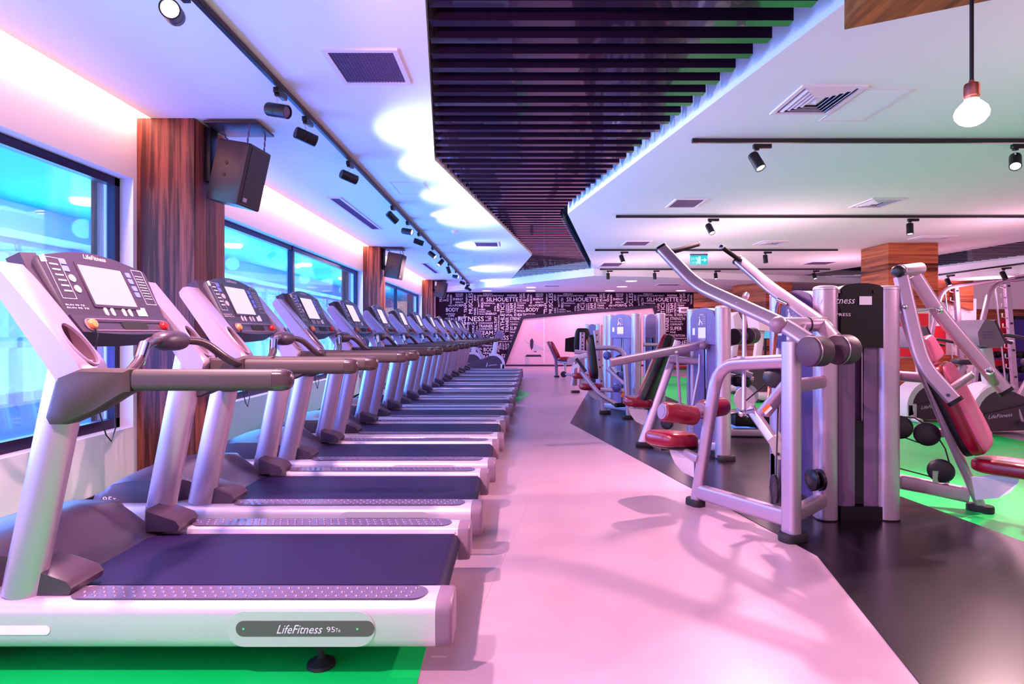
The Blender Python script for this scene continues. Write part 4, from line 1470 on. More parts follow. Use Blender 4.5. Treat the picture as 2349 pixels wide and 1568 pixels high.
# pivot
pv1, pv2 = V(1.526, 3.45, 1.217), V(1.80, 3.515, 1.222)
sh = A.add('pivot_shaft', MB().cyl(pv1, pv2 + (pv2 - pv1) * .12, .042, n=24, bev=.006), 'silver')
A.add('pivot_ring', MB().cyl(V(1.70, 3.488, 1.2205), V(1.706, 3.4895, 1.2206), .0435, n=24), 'black', sh)
A.add('pivot_knob', MB().ball(pv1 - (pv2 - pv1).normalized() * .012, .05, 20), 'mauve', sh)
A.bar('pivot_mount', [V(PS.x + .03, PS.y + .03, 1.08), V(1.66, 3.47, 1.20)], .07, .08, .02)
a1 = [W(1518, 570, 4.35), W(1598, 654, 4.12), pv1 + V(.02, 0, .0), V(1.60, 3.265, 1.125)]
a2 = [W(1694, 597, 4.62), W(1764, 657, 4.4), pv2, V(1.785, 3.34, 1.13)]
for path, g0, g1 in ((a1, W(1540, 578, 4.32), W(1601, 560, 4.5)), (a2, W(1701, 599, 4.6), W(1656, 567, 4.45))):
    o = A.bar('press_arm', path, .052, .086, .022, .14, up=(.55, .45, 1))
    A.grip(g0, g1, .017, o)
    d = (path[0] - path[1]).normalized()
    A.add('arm_end', MB().sweep([path[0] - d * .004, path[0] + d * .014], rr(.056, .09, .024, 4), (.55, .45, 1)), 'black', o)
A.weight(V(1.568, 3.215, 1.072), V(1.672, 3.255, 1.072))
A.weight(V(1.765, 3.305, 1.078), V(1.868, 3.345, 1.078))
# linkage
A.rod('push_rod', [W(1708, 688, 3.86), W(1706, 940, 3.74)], .0135, 'silver')
A.rod('push_rod', [W(1797, 690, 4.02), W(1788, 700, 3.98), W(1760, 935, 3.9)], .0125, 'copper')
bb = MB().ball(W(1692, 696, 3.76), .016, 12); A.add('rod_pin', bb, 'silver')
bb = MB().cyl(W(1708, 684, 3.84), W(1712, 676, 3.9), .02, n=14); A.add('rod_joint', bb, 'chrome')
bb = MB().cyl(W(1783, 686, 3.98), W(1806, 697, 3.94), .016, n=14); A.add('rod_joint', bb, 'chrome')
bb = MB().cyl(W(1698, 948, 3.7), W(1732, 940, 3.8), .014, n=14).ball(W(1702, 948, 3.7), .024, 12); A.add('rod_joint', bb, 'chrome')
A.bar('lever', [W(1722, 936, 3.82), W(1776, 1012, 3.66)], .05, .06, .012, up=(.5, -.5, .6))
yk = [W(1762, 1010, 3.6), W(1778, 996, 3.6), W(1800, 1026, 3.6), W(1800, 1048, 3.6), W(1789, 1056, 3.6), W(1776, 1046, 3.6)]
A.add('yoke', MB().prism(fillet(yk + [yk[0]], .02, 3)[:-1], (.02, .03, 0)), 'rail_silver')
A.add('yoke', MB().prism([p + V(.05, .07, .01) for p in yk], (.01, .015, 0)), 'rail_silver')
A.add('yoke_bolt', MB().cyl(W(1785, 1041, 3.585), W(1786, 1041, 3.62), .009, n=10), 'black')
lt = A.bar('stop_tube', [W(1752, 947, 3.62), W(1812, 876, 3.40)], .05, .085, .022, up=(-.6, -.6, .6))
pc, pd = W(1755, 936, 3.56), None
bb = MB()._merge([W(1748, 939, 3.545), W(1763, 925, 3.52), W(1768, 931, 3.52), W(1753, 946, 3.545)], [[0, 1, 2, 3]])
A.add('warning_label', bb, 'warn', lt, None)
bb = MB()._merge([W(1753, 946, 3.544), W(1768, 931, 3.519), W(1772, 936, 3.519), W(1756, 951, 3.544)], [[0, 1, 2, 3]])
A.add('warning_text', bb, 'label_white', lt, None)
A.add('cam_plate', MB().prism([W(1708 + 24 * math.cos(t * PI / 10) * (1 + .12 * math.sin(t * PI / 10)), 914 + 27 * math.sin(t * PI / 10), 3.98) for t in range(20)], (.004, .02, 0)), 'rail_silver')
A.pulley(W(1777, 865, 3.56), (-.45, -.9, .05), .064, .026)
A.bar('pulley_arm', [W(1800, 850, 3.5), W(1778, 866, 3.62)], .02, .05, .006)
A.pulley(W(1787, 1121, 3.5), (.9, -.15, 0), .083, .014, double=True)
A.pulley(W(1871, 1100, 3.62), (.9, .1, 0), .066, .014, double=True)
A.add('cable', MB().tube([W(1786, 905, 3.56), W(1784, 960, 3.56), W(1780, 1100, 3.5)], .0045, 6), 'cable')
A.add('cable', MB().tube([W(1770, 868, 3.66), W(1712, 918, 3.95)], .0045, 6), 'cable')
A.add('cable', MB().tube([W(1880, 1125, 3.62), V(2.1, 3.9, .18)], .0045, 6), 'cable')
A.add('weight_scale', MB().prism([W(1768, 1040, 4.3), W(1776, 1040, 4.3), W(1776, 1130, 4.3), W(1768, 1130, 4.3)], (.004, 0, 0)), 'label_white')
# seat and thigh rollers
sm3 = rot_to(V(.06, .1, 1), (FD.x, FD.y, 0))
st = A.add('seat', MB().pad(W(1540, 1006, 4.22), (.165, .15, .06), sm3, .55, 36, 18, 0), 'red_pad', smooth=70)
A.add('seat_base', MB().pad(W(1545, 1014, 4.22), (.15, .135, .05), sm3, .5, 30, 12), 'pad_black', st)
A.add('seat_plate', MB().prism([W(1534, 1020, 4.17), W(1538, 1040, 4.17), W(1548, 1062, 4.16), (W(1566, 1082, 4.13)), W(1592, 1095, 4.08), W(1592, 1050, 4.08), W(1576, 1034, 4.1)], (.008, .012, 0)), 'rail_silver', smooth=None)
A.bar('seat_rail', [W(1545, 1020, 4.2), W(1602, 1052, 3.99)], .04, .05, .012)
A.roller(W(1520, 943, 3.93), W(1594, 953, 4.02), .066)
A.roller(W(1608, 940, 4.10), W(1660, 931, 4.24), .066)
A.rod('roller_axle', [W(1590, 952, 4.0), W(1612, 944, 4.1)], .018, 'silver')
A.add('adjust_pin', MB().cyl(W(1516, 1030, 4.2), W(1538, 1029, 4.2), .012, n=12), 'black')

# ---------------------------------------------------------------- press at the right edge
B = Mach('press_machine', (2.7, 3.9, 0), 'silver press machine with rose backrest, standing on the green floor edge', 'exercise machine', 'strength machines')
hd, at, rt, zl = B.tower((2.33, 3.76), (2.02, 3.765), 1.462, (0, -1), 'header_black', 'smoke', far=False, placard=False, hz=.385, arch=(.012, .03))
b = MB()
b.text('LifeFitness', V(1.86, 3.76 - .057, 1.352), (1, 0, 0), (0, 0, 1), .235, .042, .3)
b.text('CHEST PRESS', V(1.86, 3.76 - .057, 1.275), (1, 0, 0), (0, 0, 1), .215, .018)
B.add('lettering', b, 'ink_white', hd, None)
b = MB()._merge([V(2.128, 3.703, 1.345), V(2.206, 3.703, 1.345), V(2.206, 3.703, 1.398), V(2.128, 3.703, 1.398)], [[0, 1, 2, 3]])
B.add('sticker', b, 'label_white', hd, None)
b = MB()
for x in (2.03, 2.222): b.cyl((x, 3.703, 1.427), (x, 3.70, 1.427), .0095, n=14)
B.add('screw', b, 'black', hd)
q = [W(2250, 1160, 3.92), W(2172, 985, 3.95), W(2110, 832, 3.98), W(2072, 720, 3.98), W(2066, 640, 3.95)]
B.bar('back_post', q, .06, .085, .022, .1, up=(-.6, -.8, .1))
B.foot(V(3.045, 3.92, 0), (.6, -.8, 0), .15, .10)
B.bar('base_bar', [V(2.40, 3.95, .15), W(2062, 1103, 4.1), W(2222, 1135, 3.95)], .06, .10, .02)
B.bar('upper_link', [V(2.38, 3.9, .875), W(2062, 862, 4.1), W(2118, 866, 3.99)], .055, .07, .02)
o = B.add('pivot_shaft', MB().cyl(W(2064, 622, 3.75), W(2110, 616, 4.0), .042, n=24, bev=.01), 'silver')
B.add('pivot_knob', MB().lathe(W(2058, 622, 3.70), (W(2064, 622, 3.75) - W(2058, 622, 3.70)), [(0, .02), (.006, .034), (.012, .038), (.05, .038)], 20), 'pulley', o)
p1 = [W(2067, 634, 3.74), W(2098, 770, 3.70), W(2117, 838, 3.66), W(2188, 917, 3.58)]
p2 = [W(2098, 632, 3.96), W(2152, 716, 3.93), W(2304, 894, 3.84)]
for p in (p1, p2):
    o = B.bar('press_arm', p, .05, .086, .022, .12, up=(.8, -.3, .6))
    d = (p[-1] - p[-2]).normalized()
    B.add('arm_end', MB().sweep([p[-1] - d * .004, p[-1] + d * .02], rr(.053, .09, .022, 4), (.8, -.3, .6)), 'black', o)
    if p is p1:
        B.grip(W(2180, 893, 3.6), W(2226, 861, 3.66), .022, o, 'mauve')
        B.add('bolt_hole', MB().cyl(W(2175, 906, 3.55), W(2175.4, 906, 3.553), .01, n=12), 'black', o)
    else:
        B.grip(W(2283, 878, 3.84), W(2270, 852, 3.72), .022, o, 'mauve')
B.rod('link_rod', [W(2060, 717, 3.86), W(2148, 707, 3.93)], .0095)
B.add('rod_joint', MB().ball(W(2155, 711, 3.88), .024, 16), 'chrome')
B.add('rod_joint', MB().ball(W(2076, 703, 3.70), .016, 12), 'chrome')
up_ = (W(2140, 835, 3.9) - W(2232, 1015, 3.82)).normalized()
nf = V(.6, -.75, .3)
bm3 = rot_to(up_, up_.cross(nf).normalized())
nrm_b = bm3 @ V(0, 1, 0)
cb = W(2196, 935, 3.80)
if nrm_b.dot(V(.6, -.8, 0)) < 0: nrm_b = -nrm_b
bk = B.add('backrest', MB().pad(cb + nrm_b * .02, (.145, .048, .295), bm3, .42, 36, 26, .12), 'red_pad', smooth=70)
B.add('backrest_face', MB().pad(cb + nrm_b * .05, (.135, .03, .285), bm3, .45, 36, 26, .12), 'pink_pad', bk, 70)
B.add('backrest_shell', MB().pad(cb - nrm_b * .028, (.135, .035, .29), bm3, .35, 30, 20, .12), 'pad_black', bk, 70)
ch = W(2133, 800, 3.92)
hr = B.add('head_pad', MB().pad(ch, (.12, .035, .085), bm3, .4, 28, 16, .2), 'pink_pad', smooth=70)
B.add('seat', MB().pad(W(2338, 1074, 3.66), (.23, .14, .05), rot_to((0, 0, 1), (.6, -.8, 0)), .5, 36, 16), 'red_pad', smooth=70)
B.add('seat_plate', MB().prism([W(2228, 1094, 3.86), W(2340, 1086, 3.7), W(2336, 1106, 3.7), W(2318, 1128, 3.72), W(2290, 1142, 3.76), W(2238, 1146, 3.84)], (.01, .014, 0)), 'rail_silver', smooth=None)
for px, py, yy in ((2064, 979, 4.06), (2126, 995, 4.02), (2158, 1079, 3.98)):
    B.pulley(W(px, py, yy), (-.5, -.85, .05), .078, .02)
B.bar('pulley_arm', [W(2126, 995, 4.05), W(2172, 992, 4.0)], .02, .06, .008)
B.add('pulley_bracket', MB().prism([W(2140, 1080, 3.97), W(2178, 1080, 3.97), W(2178, 1108, 3.97), W(2140, 1106, 3.97)], (.01, .02, 0)), 'silver')
for pth in ((W(2070, 955, 4.06), W(2098, 958, 4.04), W(2126, 975, 4.02)), (W(2072, 1002, 4.06), W(2100, 1012, 4.05), W(2120, 1018, 4.05)), (W(2150, 1000, 4.02), W(2168, 1028, 4.0), W(2178, 1062, 3.98)), (W(2060, 1073, 4.1), W(2110, 1086, 4.05), W(2140, 1094, 4.0))):
    B.add('cable', MB().tube(pth, .005, 6), 'cable')

# ---------------------------------------------------------------- shoulder press behind the pulldown
Dm = Mach('shoulder_press_machine', (1.6, 6.0, 0), 'silver press machine with tall red backrest, behind the pulldown machine', 'exercise machine', 'strength machines')
Dm.tower((1.925, 5.56), (1.872, 6.30), 1.42, (-1, 0), 'shroud', 'shroud', text='SHOULDER PRESS')
Dm.foot(V(1.935, 5.5, 0), (1, .1, 0), .16, .11)
q = [W(1473, 1018, 6.2), W(1556, 782, 6.25)]
Dm.bar('back_post', q, .06, .09, .022, up=(-.9, .3, .2))
Dm.bar('back_strut', [W(1580, 790, 6.6), W(1612, 850, 6.8)], .04, .06, .015)
Dm.foot(V(1.335, 6.2, 0), (1, 0, 0), .19, .11)
up_ = (W(1547, 778, 6.25) - W(1486, 930, 6.2)).normalized()
nb = V(-.85, .5, .25)
dm3 = rot_to(up_, up_.cross(nb).normalized())
nb = (dm3 @ V(0, 1, 0))
if nb.dot(V(-1, .5, 0)) < 0: nb = -nb
cb = (W(1543, 778, 6.35) + W(1487, 928, 6.3)) / 2
bk = Dm.add('backrest', MB().pad(cb + nb * .07, (.15, .035, .40), dm3, .4, 32, 28, .18), 'red_pad', smooth=70)
Dm.add('backrest_shell', MB().pad(cb + nb * .025, (.155, .045, .405), dm3, .36, 32, 28, .18), 'pad_black', bk, 70)
Dm.add('seat', MB().pad(W(1462, 921, 6.3), (.15, .14, .055), rot_to((.1, 0, 1), (1, 0, 0)), .55, 32, 16), 'red_pad', smooth=70)
Dm.add('seat_plate', MB().prism([W(1441, 934, 6.28), W(1446, 950, 6.27), W(1458, 966, 6.26), W(1474, 974, 6.25), W(1484, 965, 6.25), W(1486, 940, 6.25)], (.008, .014, 0)), 'rail_silver', smooth=None)
Dm.bar('cross_beam', [W(1535, 824, 6.15), W(1640, 831, 6.05), W(1765, 833, 5.98)], .055, .075, .02)
Dm.bar('pivot_mount', [W(1650, 836, 5.98), W(1640, 802, 5.92)], .06, .07, .018)
Dm.bar('seat_rail', [V(1.36, 6.2, .10), V(1.90, 5.62, .10)], .06, .09, .02)
d1 = [W(1402, 831, 5.75), W(1590, 795, 5.85), W(1688, 770, 5.9)]
d2 = [W(1560, 815, 6.35), W(1640, 797, 6.3), W(1712, 772, 6.2)]
for p in (d1, d2):
    o = Dm.bar('press_arm', p, .05, .082, .02, .1, up=(0, -.3, 1))
    d = (p[0] - p[1]).normalized()
    Dm.add('arm_end', MB().sweep([p[0] - d * .002, p[0] + d * .01], rr(.052, .085, .02, 4), (0, -.3, 1)), 'alu', o)
Dm.add('pivot_knob', MB().ball(W(1613, 793, 5.78), .036, 18), 'mauve')
Dm.add('pivot_shaft', MB().cyl(W(1618, 793, 5.80), W(1660, 792, 6.1), .032, n=20), 'silver')
Dm.weight(W(1683, 772, 5.80), W(1700, 771, 5.88), .08)
Dm.weight(W(1713, 770, 6.02), W(1728, 769, 6.12), .083)
Dm.rod('push_rod', [W(1553, 812, 5.82), W(1560, 930, 5.9)], .015, 'silver')
Dm.add('rod_pin', MB().ball(W(1552, 808, 5.76), .018, 12), 'silver')
Dm.rod('push_rod', [W(1606, 812, 5.9), W(1604, 850, 5.9), W(1588, 932, 5.9)], .014, 'silver')
Dm.pulley(W(1530, 970, 6.0), (-.5, -.86, 0), .062, .02)
Dm.pulley(W(1694, 873, 6.0), (-.4, -.9, 0), .05, .02)
Dm.foot(V(1.92, 5.62, 0), (0, 1, 0), .1, .11, .05)

# ---------------------------------------------------------------- row of machines further back
E = Mach('chest_press_machine', (1.5, 8.6, 0), 'silver chest press machine with bent tube frame on the tip of the black floor', 'exercise machine', 'strength machines')
E.tower((1.755, 8.73), (1.505, 9.40), 1.458, (-1, -.3), 'shroud', 'shroud', text='CHEST PRESS')
E.bar('bent_frame', [W(1366, 798, 8.3), W(1432, 797, 8.25), W(1441, 956, 8.2)], .06, .075, .025, .2, up=(0, -1, .3))
E.foot(V(W(1440, 950, 8.2).x, 8.2, 0), (1, 0, 0), .15, .1)
q = [W(1367, 757, 8.75), W(1386, 945, 8.7)]
bp = E.bar('back_post', q, .08, .05, .016, up=(0, 1, .1))
b = MB()
for t in (.06, .14, .36, .45, .62):
    c = q[0] + (q[1] - q[0]) * t + V(.0, -.03, 0)
    b.cyl(c, c + V(0, -.006, 0), .012, n=10)
E.add('post_holes', b, 'black', bp)
E.foot(V(W(1388, 946, 8.7).x, 8.7, 0), (1, 0, 0), .17, .1)
b3 = rot_to((W(1362, 765, 8.8) - W(1372, 862, 8.75)), (.3, 1, 0))
bk = E.add('backrest', MB().pad(W(1364, 818, 8.86), (.16, .06, .33), b3, .45, 28, 22, .1), 'pad_black', smooth=70)
E.add('backrest_face', MB().pad(W(1357, 822, 8.92), (.15, .05, .30), b3, .45, 28, 22, .1), 'red_pad', bk, 70)
E.add('seat', MB().pad(W(1355, 886, 8.75), (.17, .15, .05), None, .5, 28, 14), 'red_pad', smooth=70)
E.add('seat_plate', MB().prism([W(1348, 893, 8.72), W(1354, 908, 8.72), W(1366, 916, 8.72), W(1378, 916, 8.72), W(1378, 896, 8.72)], (0, .014, 0)), 'rail_silver', smooth=None)
o = E.bar('press_arm', [W(1334, 853, 8.5), W(1376, 905, 8.35), W(1418, 930, 8.3)], .055, .065, .02, .1, up=(0, -1, .5))
E.grip(W(1412, 929, 8.2), W(1432, 928, 8.3), .03, o)
E.bar('base_bar', [V(1.30, 8.7, .12), V(1.66, 8.4, .10)], .06, .09, .02)
E.bar('cross_bar', [W(1378, 893, 8.6), W(1432, 895, 8.5)], .05, .06, .015)
E.bar('brace', [W(1393, 845, 8.5), W(1432, 880, 8.4)], .045, .055, .015)
E.rod('piston', [W(1322, 822, 8.5), W(1344, 852, 8.45)], .022, 'pulley')
E.rod('piston', [W(1400, 838, 8.5), W(1415, 855, 8.45)], .024, 'chrome')
for px, py in ((1393, 815), (1424, 860), (1414, 889)):
    E.pulley(W(px, py, 8.45), (-.6, -.8, 0), .06, .02, 'shroud_dark')
E.grip(W(1414, 820, 8.25), W(1434, 812, 8.3), .022)
E.add('warning_label', MB()._merge([W(1422, 908, 8.16), W(1430, 897, 8.16), W(1434, 900, 8.16), W(1427, 912, 8.16)], [[0, 1, 2, 3]]), 'warn', None, None)

Fm = Mach('weight_tower', (2.1, 9.0, 0), 'silver weight tower with dark header standing between two press machines', 'exercise machine', 'strength machines')
Fm.tower((2.125, 8.78), (2.085, 9.45), 1.46, (-1, 0), 'shroud', 'shroud_dark', placard=False)
Fm.bar('side_bar', [V(2.12, 8.72, 1.0), V(1.86, 8.72, 1.0)], .05, .05, .015)

Ib = Mach('leg_extension_machine', (1.1, 15.8, 0), 'red backed seat on an upright grey post, farthest machine by the mirror', 'exercise machine', 'strength machines')
Ib.bar('back_post', [W(1257, 783, 15.8), W(1275, 823, 15.8), W(1277, 862, 15.8)], .08, .08, .02, .05, up=(0, 1, 0), m='mauve')
Ib.foot(V(W(1277, 860, 15.8).x, 15.8, 0), (1, 0, 0), .14, .14)
b3 = rot_to((W(1261, 783, 15.8) - W(1281, 822, 15.8)), (0, 1, 0))
Ib.add('backrest', MB().pad(W(1272, 802, 15.75), (.2, .06, .24), b3, .45, 24, 18), 'red_pad', smooth=70)
Ib.add('seat', MB().pad(W(1295, 823, 15.7), (.20, .2, .06), None, .5, 24, 12), 'red_pad', smooth=70)
Ib.bar('seat_rail', [W(1277, 830, 15.8), W(1312, 832, 15.6)], .05, .06, .015)
Ib.bar('front_leg', [W(1296, 832, 15.7), W(1296, 858, 15.6), W(1318, 860, 15.5)], .06, .06, .015, .03)
Ib.pulley(W(1293, 858, 15.6), (0, -1, 0), .08, .03)

Jm = Mach('row_machine', (1.35, 11.8, 0), 'silver row machine with black backrest and dark mesh shield, beyond the chest press', 'exercise machine', 'strength machines')
Jm.add('mesh_shield', MB().prism([W(1297, 776, 12.6), W(1326, 770, 12.6), W(1327, 808, 12.6), W(1296, 806, 12.6)], (0, .04, 0)), 'header_black')
Jm.add('backrest', MB().pad(W(1336, 780, 11.8), (.16, .06, .24), None, .4, 24, 16, .15), 'pad_black', smooth=70)
jp = Jm.bar('back_post', [W(1336, 762, 11.7), W(1335, 800, 11.7), W(1335, 888, 11.7)], .10, .05, .016, up=(0, 1, 0))
b = MB()
for y in (765, 773, 786, 794, 801): b.cyl(W(1336, y, 11.66), W(1336, y, 11.65), .016, n=10)
Jm.add('post_holes', b, 'black', jp)
Jm.bar('cross_bar', [W(1318, 806, 11.6), W(1352, 810, 11.6)], .06, .09, .02)
Jm.bar('arm', [W(1308, 826, 11.5), W(1346, 814, 11.5)], .06, .10, .02, m='rail_silver')
Jm.bar('leg', [W(1322, 815, 11.6), W(1316, 868, 11.6), W(1313, 884, 11.6)], .06, .06, .02)
Jm.add('hinge', MB().cyl(W(1309, 827, 11.4), W(1309, 827, 11.3), .07, n=18), 'alu')
Jm.bar('post', [W(1318, 840, 11.7), W(1318, 884, 11.7)], .10, .07, .02)
Jm.foot(V(W(1320, 884, 11.7).x, 11.7, 0), (1, 0, 0), .17, .12)
Jm.add('seat', MB().pad(W(1331, 861, 11.5), (.15, .15, .06), None, .5, 24, 12), 'red_pad', smooth=70)
Jm.add('seat_plate', MB().prism([W(1330, 868, 11.5), W(1336, 884, 11.5), W(1347, 890, 11.5), W(1347, 868, 11.5)], (0, .014, 0)), 'rail_silver', smooth=None)
Jm.add('adjust_label', MB()._merge([W(1311, 838, 11.48), W(1326, 833, 11.48), W(1330, 840, 11.48), W(1314, 847, 11.48)], [[0, 1, 2, 3]]), 'label_white', None, None)

Km = Mach('weight_tower', (1.9, 14, 0), 'pair of silver tower columns far back, left of the chest press tower', 'exercise machine', 'strength machines')
Km.tower((1.93, 13.9), (1.70, 14.1), 1.38, (-.3, -1), 'shroud', 'shroud', placard=False, cw=.15)
Km2 = Mach('weight_tower', (1.6, 10.4, 0), 'lone silver weight column left of the chest press tower header', 'exercise machine', 'strength machines')
Km2.tower((1.545, 10.1), (1.70, 10.6), 1.46, (-1, -.2), 'shroud', 'shroud', placard=False, cw=.15)

# low machine seen under the pulldown arms
Lm = Mach('abdominal_machine', (2.5, 7.2, 0), 'low machine with black carriage and pearl cam, seen through the pulldown frame', 'exercise machine', 'strength machines')
Lm.add('carriage', MB().box((W(1672, 980, 6.9).x, 6.7, .12), (W(1756, 980, 6.9).x, 7.2, .26), .02), 'pad_black')
Lm.bar('base_bar', [V(2.42, 6.75, .05), V(2.95, 6.7, .05)], .08, .09, .02)
Lm.bar('base_bar', [V(2.5, 7.3, .05), V(2.9, 6.7, .05)], .08, .09, .02)
Lm.add('cam_plate', MB().lathe(W(1714, 905, 6.9), (-.3, -1, 0), [(0, .12), (.02, .12)], 26), 'rail_silver')
Lm.bar('post', [V(2.62, 6.95, .2), V(2.62, 6.95, .9)], .08, .09, .02)
for px, py in ((1708, 876), (1690, 872)):
    Lm.pulley(W(px, py, 6.9), (-.3, -1, 0), .07, .03)
Lm.bar('brace', [W(1676, 845, 6.9), W(1725, 862, 6.8)], .06, .07, .02)
Lm.bar('arm', [W(1676, 862, 6.95), W(1728, 870, 6.9)], .05, .06, .02)
Lm.rod('handle', [W(1676, 950, 6.7), W(1700, 945, 6.65), W(1716, 958, 6.6)], .016)
# ================================================================== bikes, racks and far equipment
def bike(o, label, mirror=1, k=1.0, group='exercise bikes'):
    """rider faces -x; o = floor point below the nose"""
    o = Vector(o)
    R = empty('exercise_bike', o, label, 'exercise bike', group)
    T = lambda x, y, z: o + V(x * mirror, y, z) * k
    P = lambda n, b, m, par=None: b.build(n, m, par or R, smooth=45)
    shell = [(.10, .10), (.06, .22), (.10, .36), (.22, .50), (.34, .54), (.62, .40), (1.05, .30), (1.10, .16), (1.02, .10)]
    sh = P('drive_housing', MB().loft([[T(x, y, z) for x, z in shell] for y in (-.11, -.13, .13, .11)][1:3]), 'bike_grey')
    fn = []
    for i in range(11):
        a = math.radians(200 - i * 13)
        fn.append((.36 + .36 * math.cos(a), .20 + .36 * math.sin(a)))
    fi = [(.36 + (x - .36) * .80, .20 + (z - .20) * .80) for x, z in fn]
    poly = fn + fi[::-1]
    P('fender', MB().loft([[T(x, y, z) for x, z in poly] for y in (-.15, .15)]), 'bike_white')
    P('nose', MB().box(T(-.0, -.15, .03) if mirror > 0 else T(.14, -.15, .03), T(.14, .15, .24) if mirror > 0 else T(0, .15, .24), .02), 'bike_white')
    P('skirt', MB().loft([[T(x, y, z) for x, z in ((.14, .03), (.14, .22), (.62, .33), (.70, .05))] for y in (-.155, .155)]), 'bike_grey')
    b = MB().text('LifeFitness', T(.18 if mirror > 0 else .5, -.157, .17), (1, 0, .12), (0, 0, 1), .26 * k, .04 * k, .3)
    P('lettering', b, 'ink_white', sh)
    P('floor_bar', MB().cyl(T(.08, -.3, .035), T(.08, .3, .035), .032 * k, n=16), 'bike_white')
    P('floor_bar', MB().cyl(T(1.05, -.3, .035), T(1.05, .3, .035), .032 * k, n=16), 'bike_white')
    P('frame_beam', MB().sweep([T(.5, 0, .12), T(1.05, 0, .10)], rr(.09, .1, .02)), 'bike_white')
    P('console_mast', MB().sweep([T(.34, 0, .45), T(.26, 0, .95)], rr(.1, .14, .03)), 'bike_white')
    con = [(.06, .98), (.04, 1.12), (.12, 1.26), (.22, 1.25), (.34, 1.0), (.28, .95)]
    c = P('console', MB().loft([[T(x, y, z) for x, z in con] for y in (-.19, .19)]), 'mauve')
    P('console_face', MB().loft([[T(x, y, z) for x, z in ((.225, 1.25), (.345, 1.0), (.36, 1.01), (.24, 1.26))] for y in (-.19, .19)]), 'console_dark', c)
    b = MB()
    for zz in (1.06, 1.09, 1.12):
        b.box(T(.10, -.193, zz) if mirror > 0 else T(.22, -.193, zz), T(.22, -.19, zz + .012) if mirror > 0 else T(.10, -.19, zz + .012))
    P('console_slots', b, 'vent_dark', c)
    for s in (-1, 1):
        P('handlebar', MB().tube(fillet([T(.28, 0, 1.0), T(.34, .16 * s, 1.10), T(.50, .24 * s, 1.06), T(.78, .26 * s, 1.0)], .08, 5), .02 * k, 12), 'bike_grey')
        P('pedal', MB().box(T(.50, .2 * s - .04, .22 + .1 * s) if mirror > 0 else T(.62, .2 * s - .04, .22 + .1 * s), T(.62, .2 * s + .04, .245 + .1 * s) if mirror > 0 else T(.50, .2 * s + .04, .245 + .1 * s), .006), 'bike_grey')
        P('crank', MB().sweep([T(.52, .14 * s, .28), T(.56, .15 * s, .24 + .1 * s)], rr(.03, .03, .008)), 'alu')
    P('seat_post', MB().sweep([T(.66, 0, .38), T(.86, 0, .74)], rr(.07, .09, .02)), 'alu')
    P('saddle', MB().pad(T(.86, 0, .79), (.15 * k, .1 * k, .045 * k), None, .6, 26, 12), 'bike_grey')
    return R


bike((W(2064, 900, 8.0).x, 8.0, 0), 'dark exercise bike partly hidden behind the press machine arms')
bike((W(2212, 900, 7.0).x, 7.05, 0), 'dark exercise bike at the right edge with a big pearl console', 1, 1.05)
bike((W(1158, 900, 18.0).x, 18.2, 0), 'exercise bike at the lettered wall, right beside the mirror frame', -1, 1.0)
bike((W(1108, 900, 19.2).x, 19.4, 0), 'exercise bike at the lettered wall, behind the last treadmill', -1, 1.0)


def trainer(o, label, scr='tv_glow', k=1.0):
    o = Vector(o)
    R = empty('cross_trainer', o, label, 'cross trainer', 'cross trainers')
    T = lambda x, y, z: o + V(x, y, z) * k
    P = lambda n, b, m, par=None: b.build(n, m, par or R, smooth=45)
    P('base', MB().box(T(-.3, -.35, .03), T(1.2, .35, .16), .04), 'bike_white')
    P('floor_bar', MB().cyl(T(-.2, -.4, .03), T(-.2, .4, .03), .03, n=14), 'bike_grey')
    P('housing', MB().loft([[T(x, y, z) for x, z in ((-.3, .1), (-.3, .5), (-.05, .72), (.25, .5), (.4, .1))] for y in (-.16, .16)]), 'bike_grey')
    P('mast', MB().sweep([T(-.08, 0, .6), T(.0, 0, 1.25)], rr(.11, .13, .03)), 'bike_white')
    c = P('console', MB().loft([[T(x, y, z) for x, z in ((-.12, 1.22), (-.16, 1.5), (-.06, 1.58), (.08, 1.28), (.06, 1.2))] for y in (-.24, .24)]), 'bike_white')
    P('console_face', MB().loft([[T(x, y, z) for x, z in ((-.055, 1.58), (.085, 1.28), (.1, 1.29), (-.04, 1.59))] for y in (-.22, .22)]), 'console_dark', c)
    for s in (-1, 1):
        P('swing_arm', MB().tube(fillet([T(.1, .3 * s, .3), T(.05, .3 * s, 1.0), T(.16, .27 * s, 1.3), T(.1, .24 * s, 1.62)], .1, 5), .022, 12), 'bike_white')
        P('arm_grip', MB().tube([T(.16, .27 * s, 1.34), T(.1, .24 * s, 1.63)], .026, 12), 'bike_grey')
        P('pedal_rail', MB().sweep([T(.1, .22 * s, .25), T(1.1, .22 * s, .34 + .06 * s)], rr(.07, .06, .02)), 'bike_white')
        P('foot_plate', MB().box(T(.5, .22 * s - .08, .36 + .05 * s), T(.85, .22 * s + .08, .39 + .05 * s), .01), 'bike_grey')
    return R


trainer((W(1745, 800, 10.4).x, 10.4, 0), 'pearl cross trainer seen between the pulldown arms')
trainer((W(1690, 800, 11.8).x, 11.8, 0), 'pearl cross trainer just right of the shoulder press tower')
trainer((W(1842, 800, 12.5).x, 12.6, 0), 'pearl cross trainer half hidden behind the pulldown tower')
# television on the column wall
tp = W(1757, 752, 15.0)
R = empty('television', tp, 'small wall television with a blue picture, seen between the pulldown arms', 'television')
MB().box(tp + V(-.20, -.03, -.28), tp + V(.20, .03, .28), .01).build('case', 'black', R)
MB().box(tp + V(-.18, -.034, -.26), tp + V(.18, -.03, .26)).build('screen', 'tv_glow', R)
MB().cyl(V(tp.x, 15.05, 0), V(tp.x, 15.05, tp.z - .25), .03, n=12).build('stand', 'black', R)

